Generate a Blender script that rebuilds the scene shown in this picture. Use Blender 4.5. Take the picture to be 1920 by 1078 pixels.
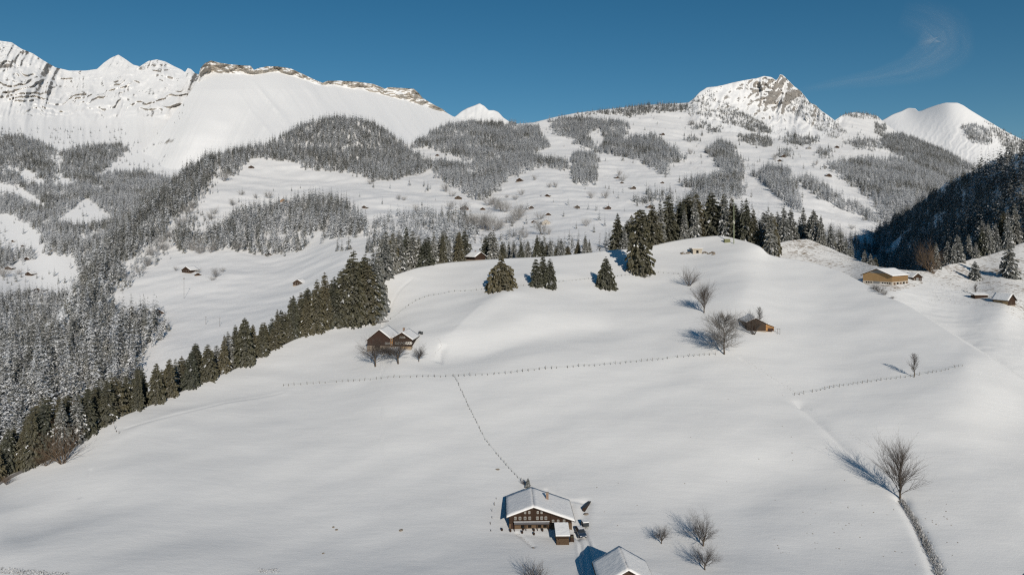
import bpy, math, random
import numpy as np
from mathutils import Vector, Matrix

# ---------------------------------------------------------------- camera, sky, sun, exposure
scene = bpy.context.scene
for o in list(bpy.data.objects): bpy.data.objects.remove(o, do_unlink=True)
COL = scene.collection
F, CX, CY = 1281.0, 960.0, 440.0          # focal length, and the level line of sight, in photograph pixels
cam_data = bpy.data.cameras.new('camera'); cam = bpy.data.objects.new('camera', cam_data); COL.objects.link(cam)
cam_data.sensor_width = 36.0; cam_data.lens = 36.0 * F / 1920.0
cam_data.shift_y = -(539.0-CY)/1920.0
cam_data.clip_start = 1.0; cam_data.clip_end = 60000.0
cam.location = (0, 0, 0); cam.rotation_euler = (math.radians(90), 0, 0)
scene.camera = cam

SUN_DIR = Vector((0.26, -0.966, 0.0)).normalized()
SUN_EL = math.radians(23.5)
SUN_VEC = Vector((SUN_DIR.x * math.cos(SUN_EL), SUN_DIR.y * math.cos(SUN_EL), math.sin(SUN_EL)))
world = bpy.data.worlds.new('World'); scene.world = world; world.use_nodes = True
wn, wl = world.node_tree.nodes, world.node_tree.links
wn.clear()
sky = wn.new('ShaderNodeTexSky'); sky.sky_type = 'NISHITA'; sky.sun_disc = False
sky.sun_elevation = SUN_EL; sky.sun_rotation = math.atan2(SUN_VEC.x, SUN_VEC.y)
sky.altitude = 1600; sky.air_density = 1.0; sky.dust_density = 0.1; sky.ozone_density = 2.2
hsv = wn.new('ShaderNodeHueSaturation'); hsv.inputs['Saturation'].default_value = 1.32; hsv.inputs['Hue'].default_value = 0.487
bgn = wn.new('ShaderNodeBackground'); bgn.inputs['Strength'].default_value = 0.056
wo = wn.new('ShaderNodeOutputWorld')
wl.new(sky.outputs[0], hsv.inputs['Color']); wl.new(hsv.outputs[0], bgn.inputs['Color']); wl.new(bgn.outputs[0], wo.inputs['Surface'])

sun_data = bpy.data.lights.new('sun', 'SUN'); sun = bpy.data.objects.new('sun', sun_data); COL.objects.link(sun)
sun_data.energy = 3.95; sun_data.angle = math.radians(0.5); sun_data.color = (1.0, 0.915, 0.80)
sun.rotation_euler = SUN_VEC.to_track_quat('Z', 'Y').to_euler()
scene.view_settings.view_transform = 'Standard'; scene.view_settings.look = 'None'
scene.view_settings.exposure = 0.0; scene.view_settings.gamma = 1.0; scene.view_settings.use_curve_mapping = False
scene.cycles.use_denoising = False; scene.cycles.filter_width = 1.25
scene.cycles.max_bounces = 6; scene.cycles.diffuse_bounces = 3; scene.cycles.transparent_max_bounces = 12

rng = np.random.default_rng(7); random.seed(7)

# ---------------------------------------------------------------- noise and interpolation
def _hash(ix, iy, seed):
    h = (ix.astype(np.int64) * 374761393 + iy.astype(np.int64) * 668265263 + seed * 1442695041) & 0xFFFFFFFF
    h = ((h ^ (h >> 13)) * 1274126177) & 0xFFFFFFFF
    return ((h ^ (h >> 16)) & 0xFFFF) / 65535.0
def noise(x, y, seed=0):                    # gradient noise, about -1..1
    x = np.asarray(x, float); y = np.asarray(y, float)
    x0 = np.floor(x); y0 = np.floor(y); fx = x - x0; fy = y - y0
    u = fx*fx*fx*(fx*(fx*6-15)+10); v = fy*fy*fy*(fy*(fy*6-15)+10)
    def g(dx, dy):
        a = _hash(x0+dx, y0+dy, seed) * 6.2831853
        return np.cos(a)*(fx-dx) + np.sin(a)*(fy-dy)
    n0 = g(0,0)*(1-u) + g(1,0)*u; n1 = g(0,1)*(1-u) + g(1,1)*u
    return (n0*(1-v) + n1*v) * 1.5
def fbm(x, y, oct=4, seed=0, gain=0.5):
    s = 0; a = 1.0
    for i in range(oct):
        s = s + a*noise(x, y, seed+i*17); a *= gain; x = x*2.03 + 11.3; y = y*2.03 - 7.7
    return s
def ridged(x, y, oct=4, seed=0):
    s = 0; a = 1.0
    for i in range(oct):
        s = s + a*(1-2*np.abs(noise(x, y, seed+i*31))); a *= 0.5; x = x*2.1 + 5.1; y = y*2.1 + 3.3
    return s
def pchip(xs, ys, x):                       # monotone cubic through points
    xs = np.asarray(xs, float); ys = np.asarray(ys, float); x = np.asarray(x, float)
    h = np.diff(xs); dlt = np.diff(ys)/h; m = np.zeros_like(ys)
    m[0], m[-1] = dlt[0], dlt[-1]
    for i in range(1, len(xs)-1):
        if dlt[i-1]*dlt[i] > 0:
            w1 = 2*h[i]+h[i-1]; w2 = h[i]+2*h[i-1]
            m[i] = (w1+w2)/(w1/dlt[i-1]+w2/dlt[i])
    xc = np.clip(x, xs[0], xs[-1])
    i = np.clip(np.searchsorted(xs, xc)-1, 0, len(xs)-2)
    t = (xc-xs[i])/h[i]; t2 = t*t; t3 = t2*t
    r = (2*t3-3*t2+1)*ys[i] + (t3-2*t2+t)*h[i]*m[i] + (-2*t3+3*t2)*ys[i+1] + (t3-t2)*h[i]*m[i+1]
    return r
def lin(pts, x):
    p = np.array(sorted(pts), float); return np.interp(x, p[:,0], p[:,1])
class TPS:                                  # thin plate spline of log distance over the picture
    def __init__(s, pts, lam=2e-4):
        p = np.array(pts, float); s.c = p[:,:2]/500.0; v = np.log(p[:,2]); n = len(p)
        K = s.k(np.linalg.norm(s.c[:,None]-s.c[None], axis=2)) + lam*np.eye(n)
        P = np.c_[np.ones(n), s.c]
        A = np.block([[K, P],[P.T, np.zeros((3,3))]])
        s.w = np.linalg.solve(A, np.r_[v, np.zeros(3)])
    @staticmethod
    def k(r): return np.where(r > 1e-9, r*r*np.log(np.maximum(r, 1e-9)), 0.0)
    def __call__(s, x, y):
        x = np.asarray(x, float); sh = x.shape; q = np.c_[x.ravel(), np.broadcast_to(np.asarray(y, float), sh).ravel()]/500.0
        out = np.empty(len(q))
        for a in range(0, len(q), 20000):
            b = q[a:a+20000]
            out[a:a+20000] = s.k(np.linalg.norm(b[:,None]-s.c[None], axis=2)) @ s.w[:-3] + np.c_[np.ones(len(b)), b] @ s.w[-3:]
        return np.exp(out).reshape(sh)
def at(px, py, d):                          # the point at distance d (along the view axis) in the direction of a pixel
    return np.array([(px-CX)/F*d, d, (CY-py)/F*d])

# ---------------------------------------------------------------- terrain: each hill is a slope with a crest and a back side
LAYERS = {}
class Layer:
    def __init__(s, name, x0, x1, step, nrow, crest, bottom, dpts, back, relief=None, rayrelief=None, cliff=None, smooth=True, mono=True, top=1.0):
        s.name = name; s.relief = relief
        inner = np.arange(max(x0, -30), min(x1, 1950)+1e-6, step)
        left = np.arange(x0, inner[0]-1, step*6) if x0 < -30 else np.array([])
        right = np.arange(inner[-1]+step*6, x1+1, step*6) if x1 > 1950 else np.array([])
        s.px = np.r_[left, inner, right]
        c = np.array(crest, float); s.crest_f = (lambda q: pchip(c[:,0], c[:,1], q)) if smooth else (lambda q: np.interp(q, c[:,0], c[:,1]))
        s.cy = s.crest_f(s.px); s.by = np.maximum(lin(bottom, s.px), s.cy+6)
        s.D = TPS(dpts)
        t = 1-(1-np.linspace(0, 1, nrow))**top
        PY = s.by[None]*(1-t[:,None]) + s.cy[None]*t[:,None]; PX = np.broadcast_to(s.px[None], PY.shape)
        if cliff is not None:
            cb = cliff(s.px)[None]                         # lower edge of a wall: above it the distance hardly grows
            d = s.D(PX, np.maximum(PY, cb)) + np.maximum(cb-PY, 0)*0.6
        else: d = s.D(PX, PY)
        if mono: d = np.maximum.accumulate(d + np.arange(nrow)[:,None]*1e-3, axis=0)
        if rayrelief is not None:
            d = d + rayrelief(PX, PY, d)
        X = (PX-CX)/F*d; Z = (CY-PY)/F*d
        bd, bx, bz = [], [], []
        for off, drop in back:
            f_ = drop(s.px) if callable(drop) else drop
            dd = d[-1]+off; bd.append(dd); bx.append((s.px-CX)/F*dd); bz.append(Z[-1]-f_)
        s.Y = np.vstack([d]+bd); s.X = np.vstack([X]+bx); s.Z = np.vstack([Z]+bz)
        if relief is not None:
            s.Z = s.Z + relief(s.X, s.Y)
        s.nfront = nrow
        LAYERS[name] = s
    def z(s, x, y):                                        # height of the surface under (x, y)
        px = CX + F*x/y; k = np.searchsorted(s.px, px); k = int(np.clip(k, 1, len(s.px)-1))
        f_ = np.clip((px-s.px[k-1])/(s.px[k]-s.px[k-1]), 0, 1)
        def col(i):
            yy = np.maximum.accumulate(s.Y[:,i]); return np.interp(y, yy, s.Z[:,i])
        return float(col(k-1)*(1-f_) + col(k)*f_)
    def at(s, px, py):                                     # ground point seen at a pixel
        k = int(np.clip(np.searchsorted(s.px, px), 1, len(s.px)-1)); f_ = np.clip((px-s.px[k-1])/(s.px[k]-s.px[k-1]), 0, 1)
        n = s.nfront
        def col(i):
            yy = CY - F*s.Z[:n,i]/s.Y[:n,i]; o = np.argsort(yy)
            return np.interp(py, yy[o], s.Y[:n,i][o])
        d = col(k-1)*(1-f_)+col(k)*f_; x = (px-CX)/F*d
        return Vector((x, d, s.z(x, d)))
    def crest_d(s, px):
        return float(np.interp(px, s.px, s.Y[s.nfront-1]))
    def behind(s, px, off):                                # ground point a given distance behind the crest
        d = s.crest_d(px)+off; x = (px-CX)/F*d; return Vector((x, d, s.z(x, d)))

def mesh_grid(name, X, Y, Z, keep=None):
    nr, nc = X.shape
    co = np.stack([X, Y, Z], -1).reshape(-1, 3)
    i = np.arange(nr*nc).reshape(nr, nc)
    q = np.stack([i[:-1,:-1], i[:-1,1:], i[1:,1:], i[1:,:-1]], -1)
    if keep is not None: q = q[keep]
    q = q.reshape(-1, 4)
    if keep is not None:
        used = np.unique(q); remap = np.full(nr*nc, -1); remap[used] = np.arange(len(used)); q = remap[q]; co = co[used]
    return mesh_np(name, co, q)
def mesh_np(name, co, faces, mats=None, smooth=True):
    me = bpy.data.meshes.new(name); co = np.asarray(co, np.float32); faces = np.asarray(faces, np.int32)
    n, k = faces.shape
    me.vertices.add(len(co)); me.vertices.foreach_set('co', co.ravel())
    me.loops.add(n*k); me.loops.foreach_set('vertex_index', faces.ravel())
    me.polygons.add(n); me.polygons.foreach_set('loop_start', np.arange(0, n*k, k, dtype=np.int32)); me.polygons.foreach_set('loop_total', np.full(n, k, np.int32))
    if smooth: me.polygons.foreach_set('use_smooth', np.ones(n, bool))
    if mats is not None: me.polygons.foreach_set('material_index', np.asarray(mats, np.int32))
    me.update(calc_edges=True)
    return me
def link(name, data, parent=None, loc=None):
    o = bpy.data.objects.new(name, data); COL.objects.link(o)
    if parent is not None: o.parent = parent
    if loc is not None: o.location = loc
    return o
def tag(o, label=None, cat=None, group=None, kind=None):
    if label: o['label'] = label
    if cat: o['category'] = cat
    if group: o['group'] = group
    if kind: o['kind'] = kind
    return o

# ---------------------------------------------------------------- materials
def new_mat(name):
    m = bpy.data.materials.new(name); m.use_nodes = True
    nt = m.node_tree; b = nt.nodes['Principled BSDF']; b.inputs['Roughness'].default_value = 0.85
    b.inputs['Specular IOR Level'].default_value = 0.25
    return m, nt, b
def nd(nt, typ, **kw):
    n = nt.nodes.new(typ)
    for k, v in kw.items():
        if k in n.inputs: n.inputs[k].default_value = v
        else: setattr(n, k, v)
    return n
def math_n(nt, op, a, b=None, clamp=False):
    n = nt.nodes.new('ShaderNodeMath'); n.operation = op; n.use_clamp = clamp
    for i, v in enumerate((a, b)):
        if v is None: continue
        if isinstance(v, (int, float)): n.inputs[i].default_value = v
        else: nt.links.new(v, n.inputs[i])
    return n.outputs[0]
def ramp(nt, fac, stops):
    n = nt.nodes.new('ShaderNodeValToRGB'); e = n.color_ramp.elements
    while len(e) < len(stops): e.new(0.5)
    for k, (p, c) in enumerate(stops):
        e[k].position = p; e[k].color = (c, c, c, 1) if isinstance(c, (int, float)) else (*c, 1)
    nt.links.new(fac, n.inputs[0]); return n.outputs[0]
def mixc(nt, fac, a, b):
    n = nt.nodes.new('ShaderNodeMix'); n.data_type = 'RGBA'
    for sock, v in ((n.inputs[0], fac), (n.inputs[6], a), (n.inputs[7], b)):
        if isinstance(v, (int, float)): sock.default_value = v
        elif isinstance(v, tuple): sock.default_value = (*v, 1)
        else: nt.links.new(v, sock)
    return n.outputs[2]
def coords(nt, scale=(1,1,1), rot=(0,0,0)):
    g = nt.nodes.new('ShaderNodeNewGeometry'); mp = nt.nodes.new('ShaderNodeMapping')
    mp.inputs['Scale'].default_value = scale; mp.inputs['Rotation'].default_value = rot
    nt.links.new(g.outputs['Position'], mp.inputs['Vector']); return mp.outputs[0], g
def tex_noise(nt, vec, scale, detail=4, rough=0.55):
    n = nt.nodes.new('ShaderNodeTexNoise'); n.inputs['Scale'].default_value = scale; n.inputs['Detail'].default_value = detail; n.inputs['Roughness'].default_value = rough
    nt.links.new(vec, n.inputs['Vector']); return n.outputs['Fac']
def bump(nt, bsdf, h, dist, strength=1.0):
    b = nt.nodes.new('ShaderNodeBump'); b.inputs['Distance'].default_value = dist; b.inputs['Strength'].default_value = strength
    nt.links.new(h, b.inputs['Height']); nt.links.new(b.outputs[0], bsdf.inputs['Normal'])

SNOW = (0.84, 0.845, 0.85)
def snow_ground(name, ripple, grass=0.0, gscale=1.0, base=SNOW):
    m, nt, b = new_mat(name)
    v, g = coords(nt)
    vs, _ = coords(nt, (0.25, 1, 1), (0, 0, 0.35))
    n1 = tex_noise(nt, v, 0.05*gscale, 3); n2 = tex_noise(nt, vs, 0.45*gscale, 5, 0.6); n3 = tex_noise(nt, v, 2.2*gscale, 5, 0.65)
    col = mixc(nt, ramp(nt, n1, [(0.35, 0.0), (0.7, 1.0)]), tuple(0.96*k for k in base), base)
    if grass > 0:
        vg, _ = coords(nt, (0.35, 1, 1.6), (0, 0, 0.1))
        ng = tex_noise(nt, vg, 0.9*gscale, 6, 0.7); nb = tex_noise(nt, v, 0.06*gscale, 3)
        s_ = math_n(nt, 'ADD', ng, math_n(nt, 'MULTIPLY', math_n(nt, 'SUBTRACT', nb, 0.5), 0.35))
        fac = ramp(nt, s_, [(0.66-grass, 0.0), (0.70-grass, 1.0)])
        col = mixc(nt, fac, col, (0.20, 0.15, 0.10))
    nt.links.new(col, b.inputs['Base Color']); b.inputs['Roughness'].default_value = 0.6; b.inputs['Specular IOR Level'].default_value = 0.2
    h = math_n(nt, 'ADD', math_n(nt, 'MULTIPLY', n2, 1.0), math_n(nt, 'MULTIPLY', n3, 0.55))
    bump(nt, b, h, ripple)
    return m
def snow_rock(name, thr, soft, strata, scale, rockc=((0.16,0.14,0.125),(0.36,0.32,0.27)), amp=(0.55, 0.35, 0.30)):
    m, nt, b = new_mat(name)
    v, g = coords(nt)
    vstr, _ = coords(nt, (0.35, 0.35, 2.4), (0.10, -0.16, 0))
    sep = nt.nodes.new('ShaderNodeSeparateXYZ'); nt.links.new(g.outputs['Normal'], sep.inputs[0])
    ns = tex_noise(nt, vstr, strata, 6, 0.65); nf = tex_noise(nt, v, scale*6, 6, 0.7); nl = tex_noise(nt, v, scale, 3)
    s_ = math_n(nt, 'ADD', sep.outputs['Z'], math_n(nt, 'MULTIPLY', math_n(nt, 'SUBTRACT', ns, 0.5), amp[0]))
    s_ = math_n(nt, 'ADD', s_, math_n(nt, 'MULTIPLY', math_n(nt, 'SUBTRACT', nf, 0.5), amp[1]))
    s_ = math_n(nt, 'ADD', s_, math_n(nt, 'MULTIPLY', math_n(nt, 'SUBTRACT', nl, 0.5), amp[2]))
    fac = ramp(nt, s_, [(thr-soft, 0.0), (thr+soft, 1.0)])
    rock = mixc(nt, ramp(nt, ns, [(0.3, 0.0), (0.7, 1.0)]), rockc[0], rockc[1])
    rock = mixc(nt, ramp(nt, nf, [(0.35, 0.0), (0.65, 0.6)]), rock, (0.42, 0.39, 0.35))
    col = mixc(nt, fac, rock, SNOW)
    nt.links.new(col, b.inputs['Base Color']); b.inputs['Roughness'].default_value = 0.7; b.inputs['Specular IOR Level'].default_value = 0.15
    h = math_n(nt, 'MULTIPLY', math_n(nt, 'ADD', math_n(nt, 'MULTIPLY', nf, 0.6), ns), math_n(nt, 'SUBTRACT', 1.06, fac))
    bump(nt, b, h, 0.12/scale, 0.6)
    return m

M_NEAR = snow_ground('near_snow', 0.07, base=(0.745, 0.75, 0.75))
M_MID = snow_ground('valley_snow', 0.5, 0.0, 0.12, (0.80, 0.80, 0.80))
M_PASTURE = snow_ground('pasture_snow', 0.15, 0.105, 1.0, (0.76, 0.76, 0.75))
M_RANGE = snow_rock('snow_and_banded_rock', 0.63, 0.06, 0.007, 0.005, ((0.17,0.16,0.155),(0.36,0.34,0.31)), amp=(0.8, 0.8, 0.4))
M_CONE = snow_rock('snow_and_cliff_rock', 0.62, 0.05, 0.008, 0.005, ((0.26,0.235,0.205),(0.43,0.39,0.34)), amp=(0.7, 0.3, 0.1))
M_PEAK = snow_rock('snow_and_crag_rock', 0.64, 0.04, 0.012, 0.014, ((0.13,0.125,0.125),(0.30,0.28,0.26)), amp=(0.3, 0.9, 0.3))
M_DOME = snow_rock('smooth_high_snow', -0.2, 0.05, 0.006, 0.006)
M_SHADE = snow_ground('hillside_snow', 0.5, 0.02, 0.2)
# ---------------------------------------------------------------- the hills
def slope(*prof):                           # back side: (distance behind the crest, drop)
    return list(prof)
def backs(tanf, far):                       # rounded crest that steepens to a slope given per pixel column
    out = []
    for off in far:
        k = off/(off+6.0)
        out.append((off, (lambda q, o=off, k=k: lin(tanf, q)*o*k)))
    return out
def swell(points, h, w):                    # a soft swell or hollow along a line of ground points
    P = np.array(points, float)
    def f_(X, Y):
        best = np.full(X.shape, 1e9)
        for a, b in zip(P[:-1], P[1:]):
            ab = b-a; t = np.clip(((X-a[0])*ab[0]+(Y-a[1])*ab[1])/(ab@ab+1e-9), 0, 1)
            best = np.minimum(best, np.hypot(X-a[0]-t*ab[0], Y-a[1]-t*ab[1]))
        return h*np.exp(-(best/w)**2)
    return f_

def HD(d): return d if d < 200 else 200+(d-200)*1.35
HILL_D = [(-600,1078,135),(0,1078,140),(0,1000,155),(0,925,178),(-300,1000,160),(130,860,190),(220,785,208),(300,752,218),(420,700,236),(560,632,262),(650,612,272),(716,600,278),
    (960,1078,140),(960,985,162),(960,900,183),(960,800,208),(960,710,230),(960,600,264),(960,540,291),(960,485,330),(500,1000,158),(500,850,196),(500,740,226),
    (740,650,250),(850,706,232),(716,560,290),(722,522,302),(800,500,318),(870,490,328),(720,540,296),
    (1400,1078,142),(1400,985,164),(1400,900,184),(1400,800,208),(1400,670,244),(1420,620,262),(1400,540,296),(1300,478,345),(1350,446,364),(1430,462,352),(1440,480,345),
    (1920,1078,146),(1920,950,172),(1700,935,176),(1714,707,232),(1810,684,238),(1640,560,296),(1560,505,332),(1800,650,252),(1920,760,222),(2600,1000,165),(2600,850,200)]
HILL_D = [(a, b, HD(c)) for a, b, c in HILL_D]
def hat(px, py, d): return at(px, py, HD(d))
far_hill = np.array([hat(*p) for p in [(940,560,285),(880,590,268),(850,620,258)]])[:, :2]
hollow = np.array([hat(*p) for p in [(1120,600,264),(1000,630,254),(900,655,247),(820,668,243)]])[:, :2]
hollow2 = np.array([hat(*p) for p in [(830,640,250),(822,668,244)]])[:, :2]
dip_l = np.array([hat(*p) for p in [(150,960,168),(60,985,160),(-40,1000,155)]])[:, :2]
dip_r = np.array([hat(*p) for p in [(1480,890,186),(1380,920,179),(1300,940,174)]])[:, :2]
drift = np.array([hat(*p) for p in [(220,820,200),(330,780,213),(530,722,228)]])[:, :2]
ditch = np.array([hat(*p) for p in [(1688,938,176),(1720,985,164),(1745,1040,152),(1768,1100,140)]])[:, :2]
track = np.array([hat(*p) for p in [(1092,1015,157),(1098,1040,151),(1103,1070,144),(1102,1110,136)]])[:, :2]
gully = np.array([hat(*p) for p in [(1500,742,220),(1545,790,209),(1590,835,199),(1640,880,189),(1688,938,176)]])[:, :2]
_sw = [swell(far_hill, 0.9, 7), swell(hollow, -1.5, 10), swell(hollow2, -0.6, 1.6), swell(dip_l, -0.9, 9), swell(dip_r, -0.9, 12), swell(drift, 0.22, 2.6),
       swell(ditch, -0.8, 1.5), swell(gully, -0.55, 2.2)]
def trail(pts): return np.array([hat(*p) for p in pts])[:, :2]
_sw += [swell(trail([(1388,668,243),(1440,708,231),(1500,745,219)]), -0.26, 0.55), swell(trail([(1500,745,219),(1545,790,209),(1590,835,199),(1640,880,189)]), -0.30, 0.8),
        swell(trail([(1392,672,242),(1450,706,231),(1520,748,218)]), -0.14, 0.35), swell(trail([(826,632,251),(824,650,247),(828,672,242)]), -0.35, 0.6),
        swell(trail([(1024,925,178),(1040,932,175),(1068,938,173),(1100,942,172)]), -0.26, 0.5), swell(trail([(1029,892,186),(1044,924,178)]), -0.08, 0.4),
        swell(trail([(1098,945,172),(1090,975,164),(1084,1005,158)]), -0.40, 1.6), swell(trail([(1070,950,171),(1074,985,162),(1080,1010,158)]), -0.30, 1.3), swell(trail([(945,998,159),(1000,1000,158),(1035,1003,157)]), -0.08, 0.9),
        swell(trail([(775,520,306),(745,560,294),(728,590,283)]), -0.16, 0.5), swell(trail([(768,530,303),(750,550,297)]), -0.16, 0.5), swell(trail([(970,1000,159),(985,1012,156),(1000,1026,153)]), -0.3, 0.45),
        swell(trail([(900,575,276),(870,600,266),(850,622,258)]), 0.12, 1.2), swell(trail([(530,722,228),(420,752,220),(330,785,212),(236,820,204)]), -0.13, 0.6), swell(trail([(150,930,172),(165,900,180),(170,880,184)]), -0.12, 0.5)]
def hill_relief(X, Y):
    r = 0.50*fbm((X+0.5*Y)/70, (Y-0.4*X)/36, 3, 3) + 0.05*fbm(X/14, Y/11, 2, 9) + 0.012*noise(X/2.6, Y/2.2, 21)
    for f_ in _sw: r = r + f_(X, Y)
    # wheel ruts of the lane beside the shed
    near = (np.abs(X-track[:,0].mean()) < 12) & (Y < 162) & (Y > 120)
    if near.any():
        xc = np.interp(Y, track[::-1,1], track[::-1,0]); q = X-xc+0.35*noise(Y/4.0, X*0, 5)
        rut = -0.38*(np.exp(-((q-0.9)/0.4)**2)+np.exp(-((q+0.9)/0.4)**2)) - 0.12*np.exp(-((q-0.1)/0.35)**2) + 0.16*np.exp(-((np.abs(q)-1.7)/0.4)**2)
        r = r + np.where(near, rut*np.clip((160-Y)/3, 0, 1), 0)
    fade = np.clip((Y-30)/60, 0, 1)
    return r*fade
Layer('hill', -1400, 3300, 2.4, 470,
    [(-1400,1010),(-400,1000),(-120,965),(-60,945),(0,900),(60,872),(130,842),(200,793),(260,768),(330,738),(420,700),(500,662),(560,634),(620,614),(680,603),(713,592),(717,560),(722,526),(745,514),(800,499),(870,490),(960,484),(1050,479),(1140,471),(1200,466),(1250,455),(1300,447),(1350,443),(1390,450),(1425,464),(1442,478),(1500,489),(1560,503),(1610,526),(1660,552),(1720,584),(1790,628),(1860,672),(1920,712),(2050,800),(2400,900),(3300,960)],
    [(-1400,1400),(0,1400),(1920,1400),(3300,1400)], HILL_D,
    backs([(-1400,0.35),(0,0.5),(150,0.62),(700,0.62),(730,0.22),(1100,0.22),(1420,0.42),(1470,0.30),(1560,0.16),(1700,0.16),(1920,0.18),(3300,0.2)], [2,5,10,18,30,50,80,130,200]),
    relief=hill_relief)

Layer('pasture', 1380, 3300, 3.0, 130,
    [(1380,480),(1440,474),(1462,456),(1485,450),(1510,448),(1545,460),(1600,484),(1645,500),(1700,506),(1735,508),(1780,496),(1830,484),(1880,470),(1920,455),(2100,420),(3300,400)],
    [(1380,560),(1500,570),(1640,600),(1720,640),(1790,690),(1860,730),(1920,770),(2050,860),(3300,1000)],
    [(a, b, HD(c)) for a, b, c in [(1460,500,362),(1480,452,395),(1510,448,402),(1600,490,372),(1560,520,345),(1675,532,318),(1640,545,310),(1720,525,330),(1800,560,312),(1840,580,296),(1885,570,300),(1830,525,345),(1800,500,362),(1920,600,290),(1920,520,345),(1920,458,385),(1750,640,265),(1900,700,243),(1640,640,272),(1920,660,259),(1800,620,276),(2400,600,290),(2400,450,390),(2400,900,230)]],
    backs([(1380,0.5),(1500,0.6),(1640,0.5),(1750,0.45),(1850,0.1),(3300,0.1)], [3,8,16,30,60,110,200]),
    relief=lambda X, Y: 0.35*fbm(X/30, Y/24, 3, 13)+0.10*fbm(X/6, Y/4, 3, 19))

Layer('shaded_hillside', 1480, 3300, 3.0, 150,
    [(1480,520),(1560,485),(1600,462),(1640,440),(1680,412),(1720,384),(1760,358),(1800,332),(1840,312),(1880,297),(1920,284),(2000,262),(2300,215),(3300,150)],
    [(1480,640),(1700,640),(1920,600),(3300,600)],
    [(1560,500,1050),(1620,450,1150),(1700,395,1060),(1800,330,860),(1920,282,660),(2300,215,470),(1650,480,900),(1740,450,730),(1740,520,600),(1850,400,620),(1920,350,570),(1830,490,520),(1920,470,480),(1920,520,450),(1920,600,410),(1600,560,760),(2300,450,430),(2300,300,560),(3000,300,480)],
    [(20,4),(60,20),(150,80),(300,200)], relief=lambda X, Y: 5*fbm(X/120, Y/120, 4, 41))

VAL_D = [(-400,700,620),(-400,640,720),(0,800,480),(0,640,690),(0,610,780),(150,700,560),(150,860,420),(300,690,560),(300,620,650),(283,592,720),(350,510,860),(230,560,780),(140,515,930),(560,535,760),(690,560,560),(600,640,480),
    (680,470,830),(500,470,960),(650,450,900),(450,420,1080),(530,380,1250),(400,400,1150),(300,400,1150),(300,352,1320),(200,445,1050),(370,300,1520),(470,315,1500),(600,320,1520),(560,240,1880),(650,225,1980),(700,300,1700),(740,255,2000),
    (770,270,2000),(850,228,2350),(980,235,2450),(700,390,1120),(870,392,1150),(1000,390,1150),(900,440,930),(800,480,700),(1000,475,720),(1150,460,760),(1000,520,560),(1350,500,600),(1000,340,1450),(1190,354,1400),(1400,360,1380),(1250,253,2350),
    (1080,212,2750),(1280,197,3050),(820,292,1850),(1350,300,1900),(1470,293,2050),(1554,330,1720),(1600,400,1300),(1560,440,1020),(1450,430,960),(1700,350,1720),(1620,300,2200),(1330,242,2600),(1450,210,3200),(1300,185,3050),(1450,143,3480),
    (1550,215,3300),(1610,210,3500),(1680,250,3200),(1800,300,2750),(1900,330,2400),(2300,400,2000),(1700,440,1150),(1900,450,1250),(1920,520,900)]
PEAK_CREST = [(1290,193),(1300,186),(1312,173),(1326,164),(1340,163),(1356,160),(1375,155),(1400,150),(1420,147),(1432,143),(1446,145),(1455,151),(1459,148),(1462,140),(1468,141),(1478,151),(1490,163),(1500,170),(1510,182),(1520,194),(1530,198),(1540,208),(1552,216),(1565,226),(1580,216)]
def val_relief(X, Y):
    return np.clip((Y-350)/800, 0.05, 1)*(5.0*fbm(X/190, Y/150, 4, 51) + 1.3*fbm(X/40, Y/26, 3, 55))
def val_ray(PX, PY, d):
    k = np.clip((PX-1285)/25, 0, 1)*np.clip((1600-PX)/40, 0, 1)*np.clip((262-PY)/40, 0, 1)
    x = PX*3200/F; z = PY*3200/F
    k2 = k*(0.35+0.65*np.clip((PX-1395)/40, 0, 1))
    return -k2*(75*ridged((x+0.25*z)/95+0.25*noise(x/60, z/60, 62), z/420, 3, 61)+40*fbm(x/38, z/34, 4, 65)-30)
Layer('valley', -900, 2600, 2.5, 260,
    [(-900,690),(-400,660),(0,625),(60,618),(105,598),(125,560),(140,522),(170,482),(200,452),(250,402),(300,354),(340,322),(380,300),(430,285),(480,276),(520,262),(560,238),(600,224),(640,222),(690,230),(730,252),(762,272),(785,262),(820,240),(860,228),(900,228),(950,234),(1000,230),(1040,220),(1080,212),(1140,205),(1200,198),(1250,195)]
    + PEAK_CREST + [(1600,211),(1620,213),(1645,218),(1660,232),(1685,250),(1720,262),(1780,288),(1850,310),(1920,330),(2200,380),(2600,400)],
    [(-900,1150),(0,1050),(200,960),(300,860),(600,700),(720,620),(1100,560),(1450,540),(1600,520),(1920,540),(2600,560)], VAL_D,
    [(30,6),(90,30),(200,100),(500,300)], relief=None, rayrelief=lambda a,b,c: val_ray(a,b,c), smooth=False, mono=True)
V = LAYERS['valley']; V.Z = V.Z + val_relief(V.X, V.Y)*np.clip((V.Y[V.nfront-1][None]-V.Y)/150+0.05, 0.05, 1)

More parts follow.
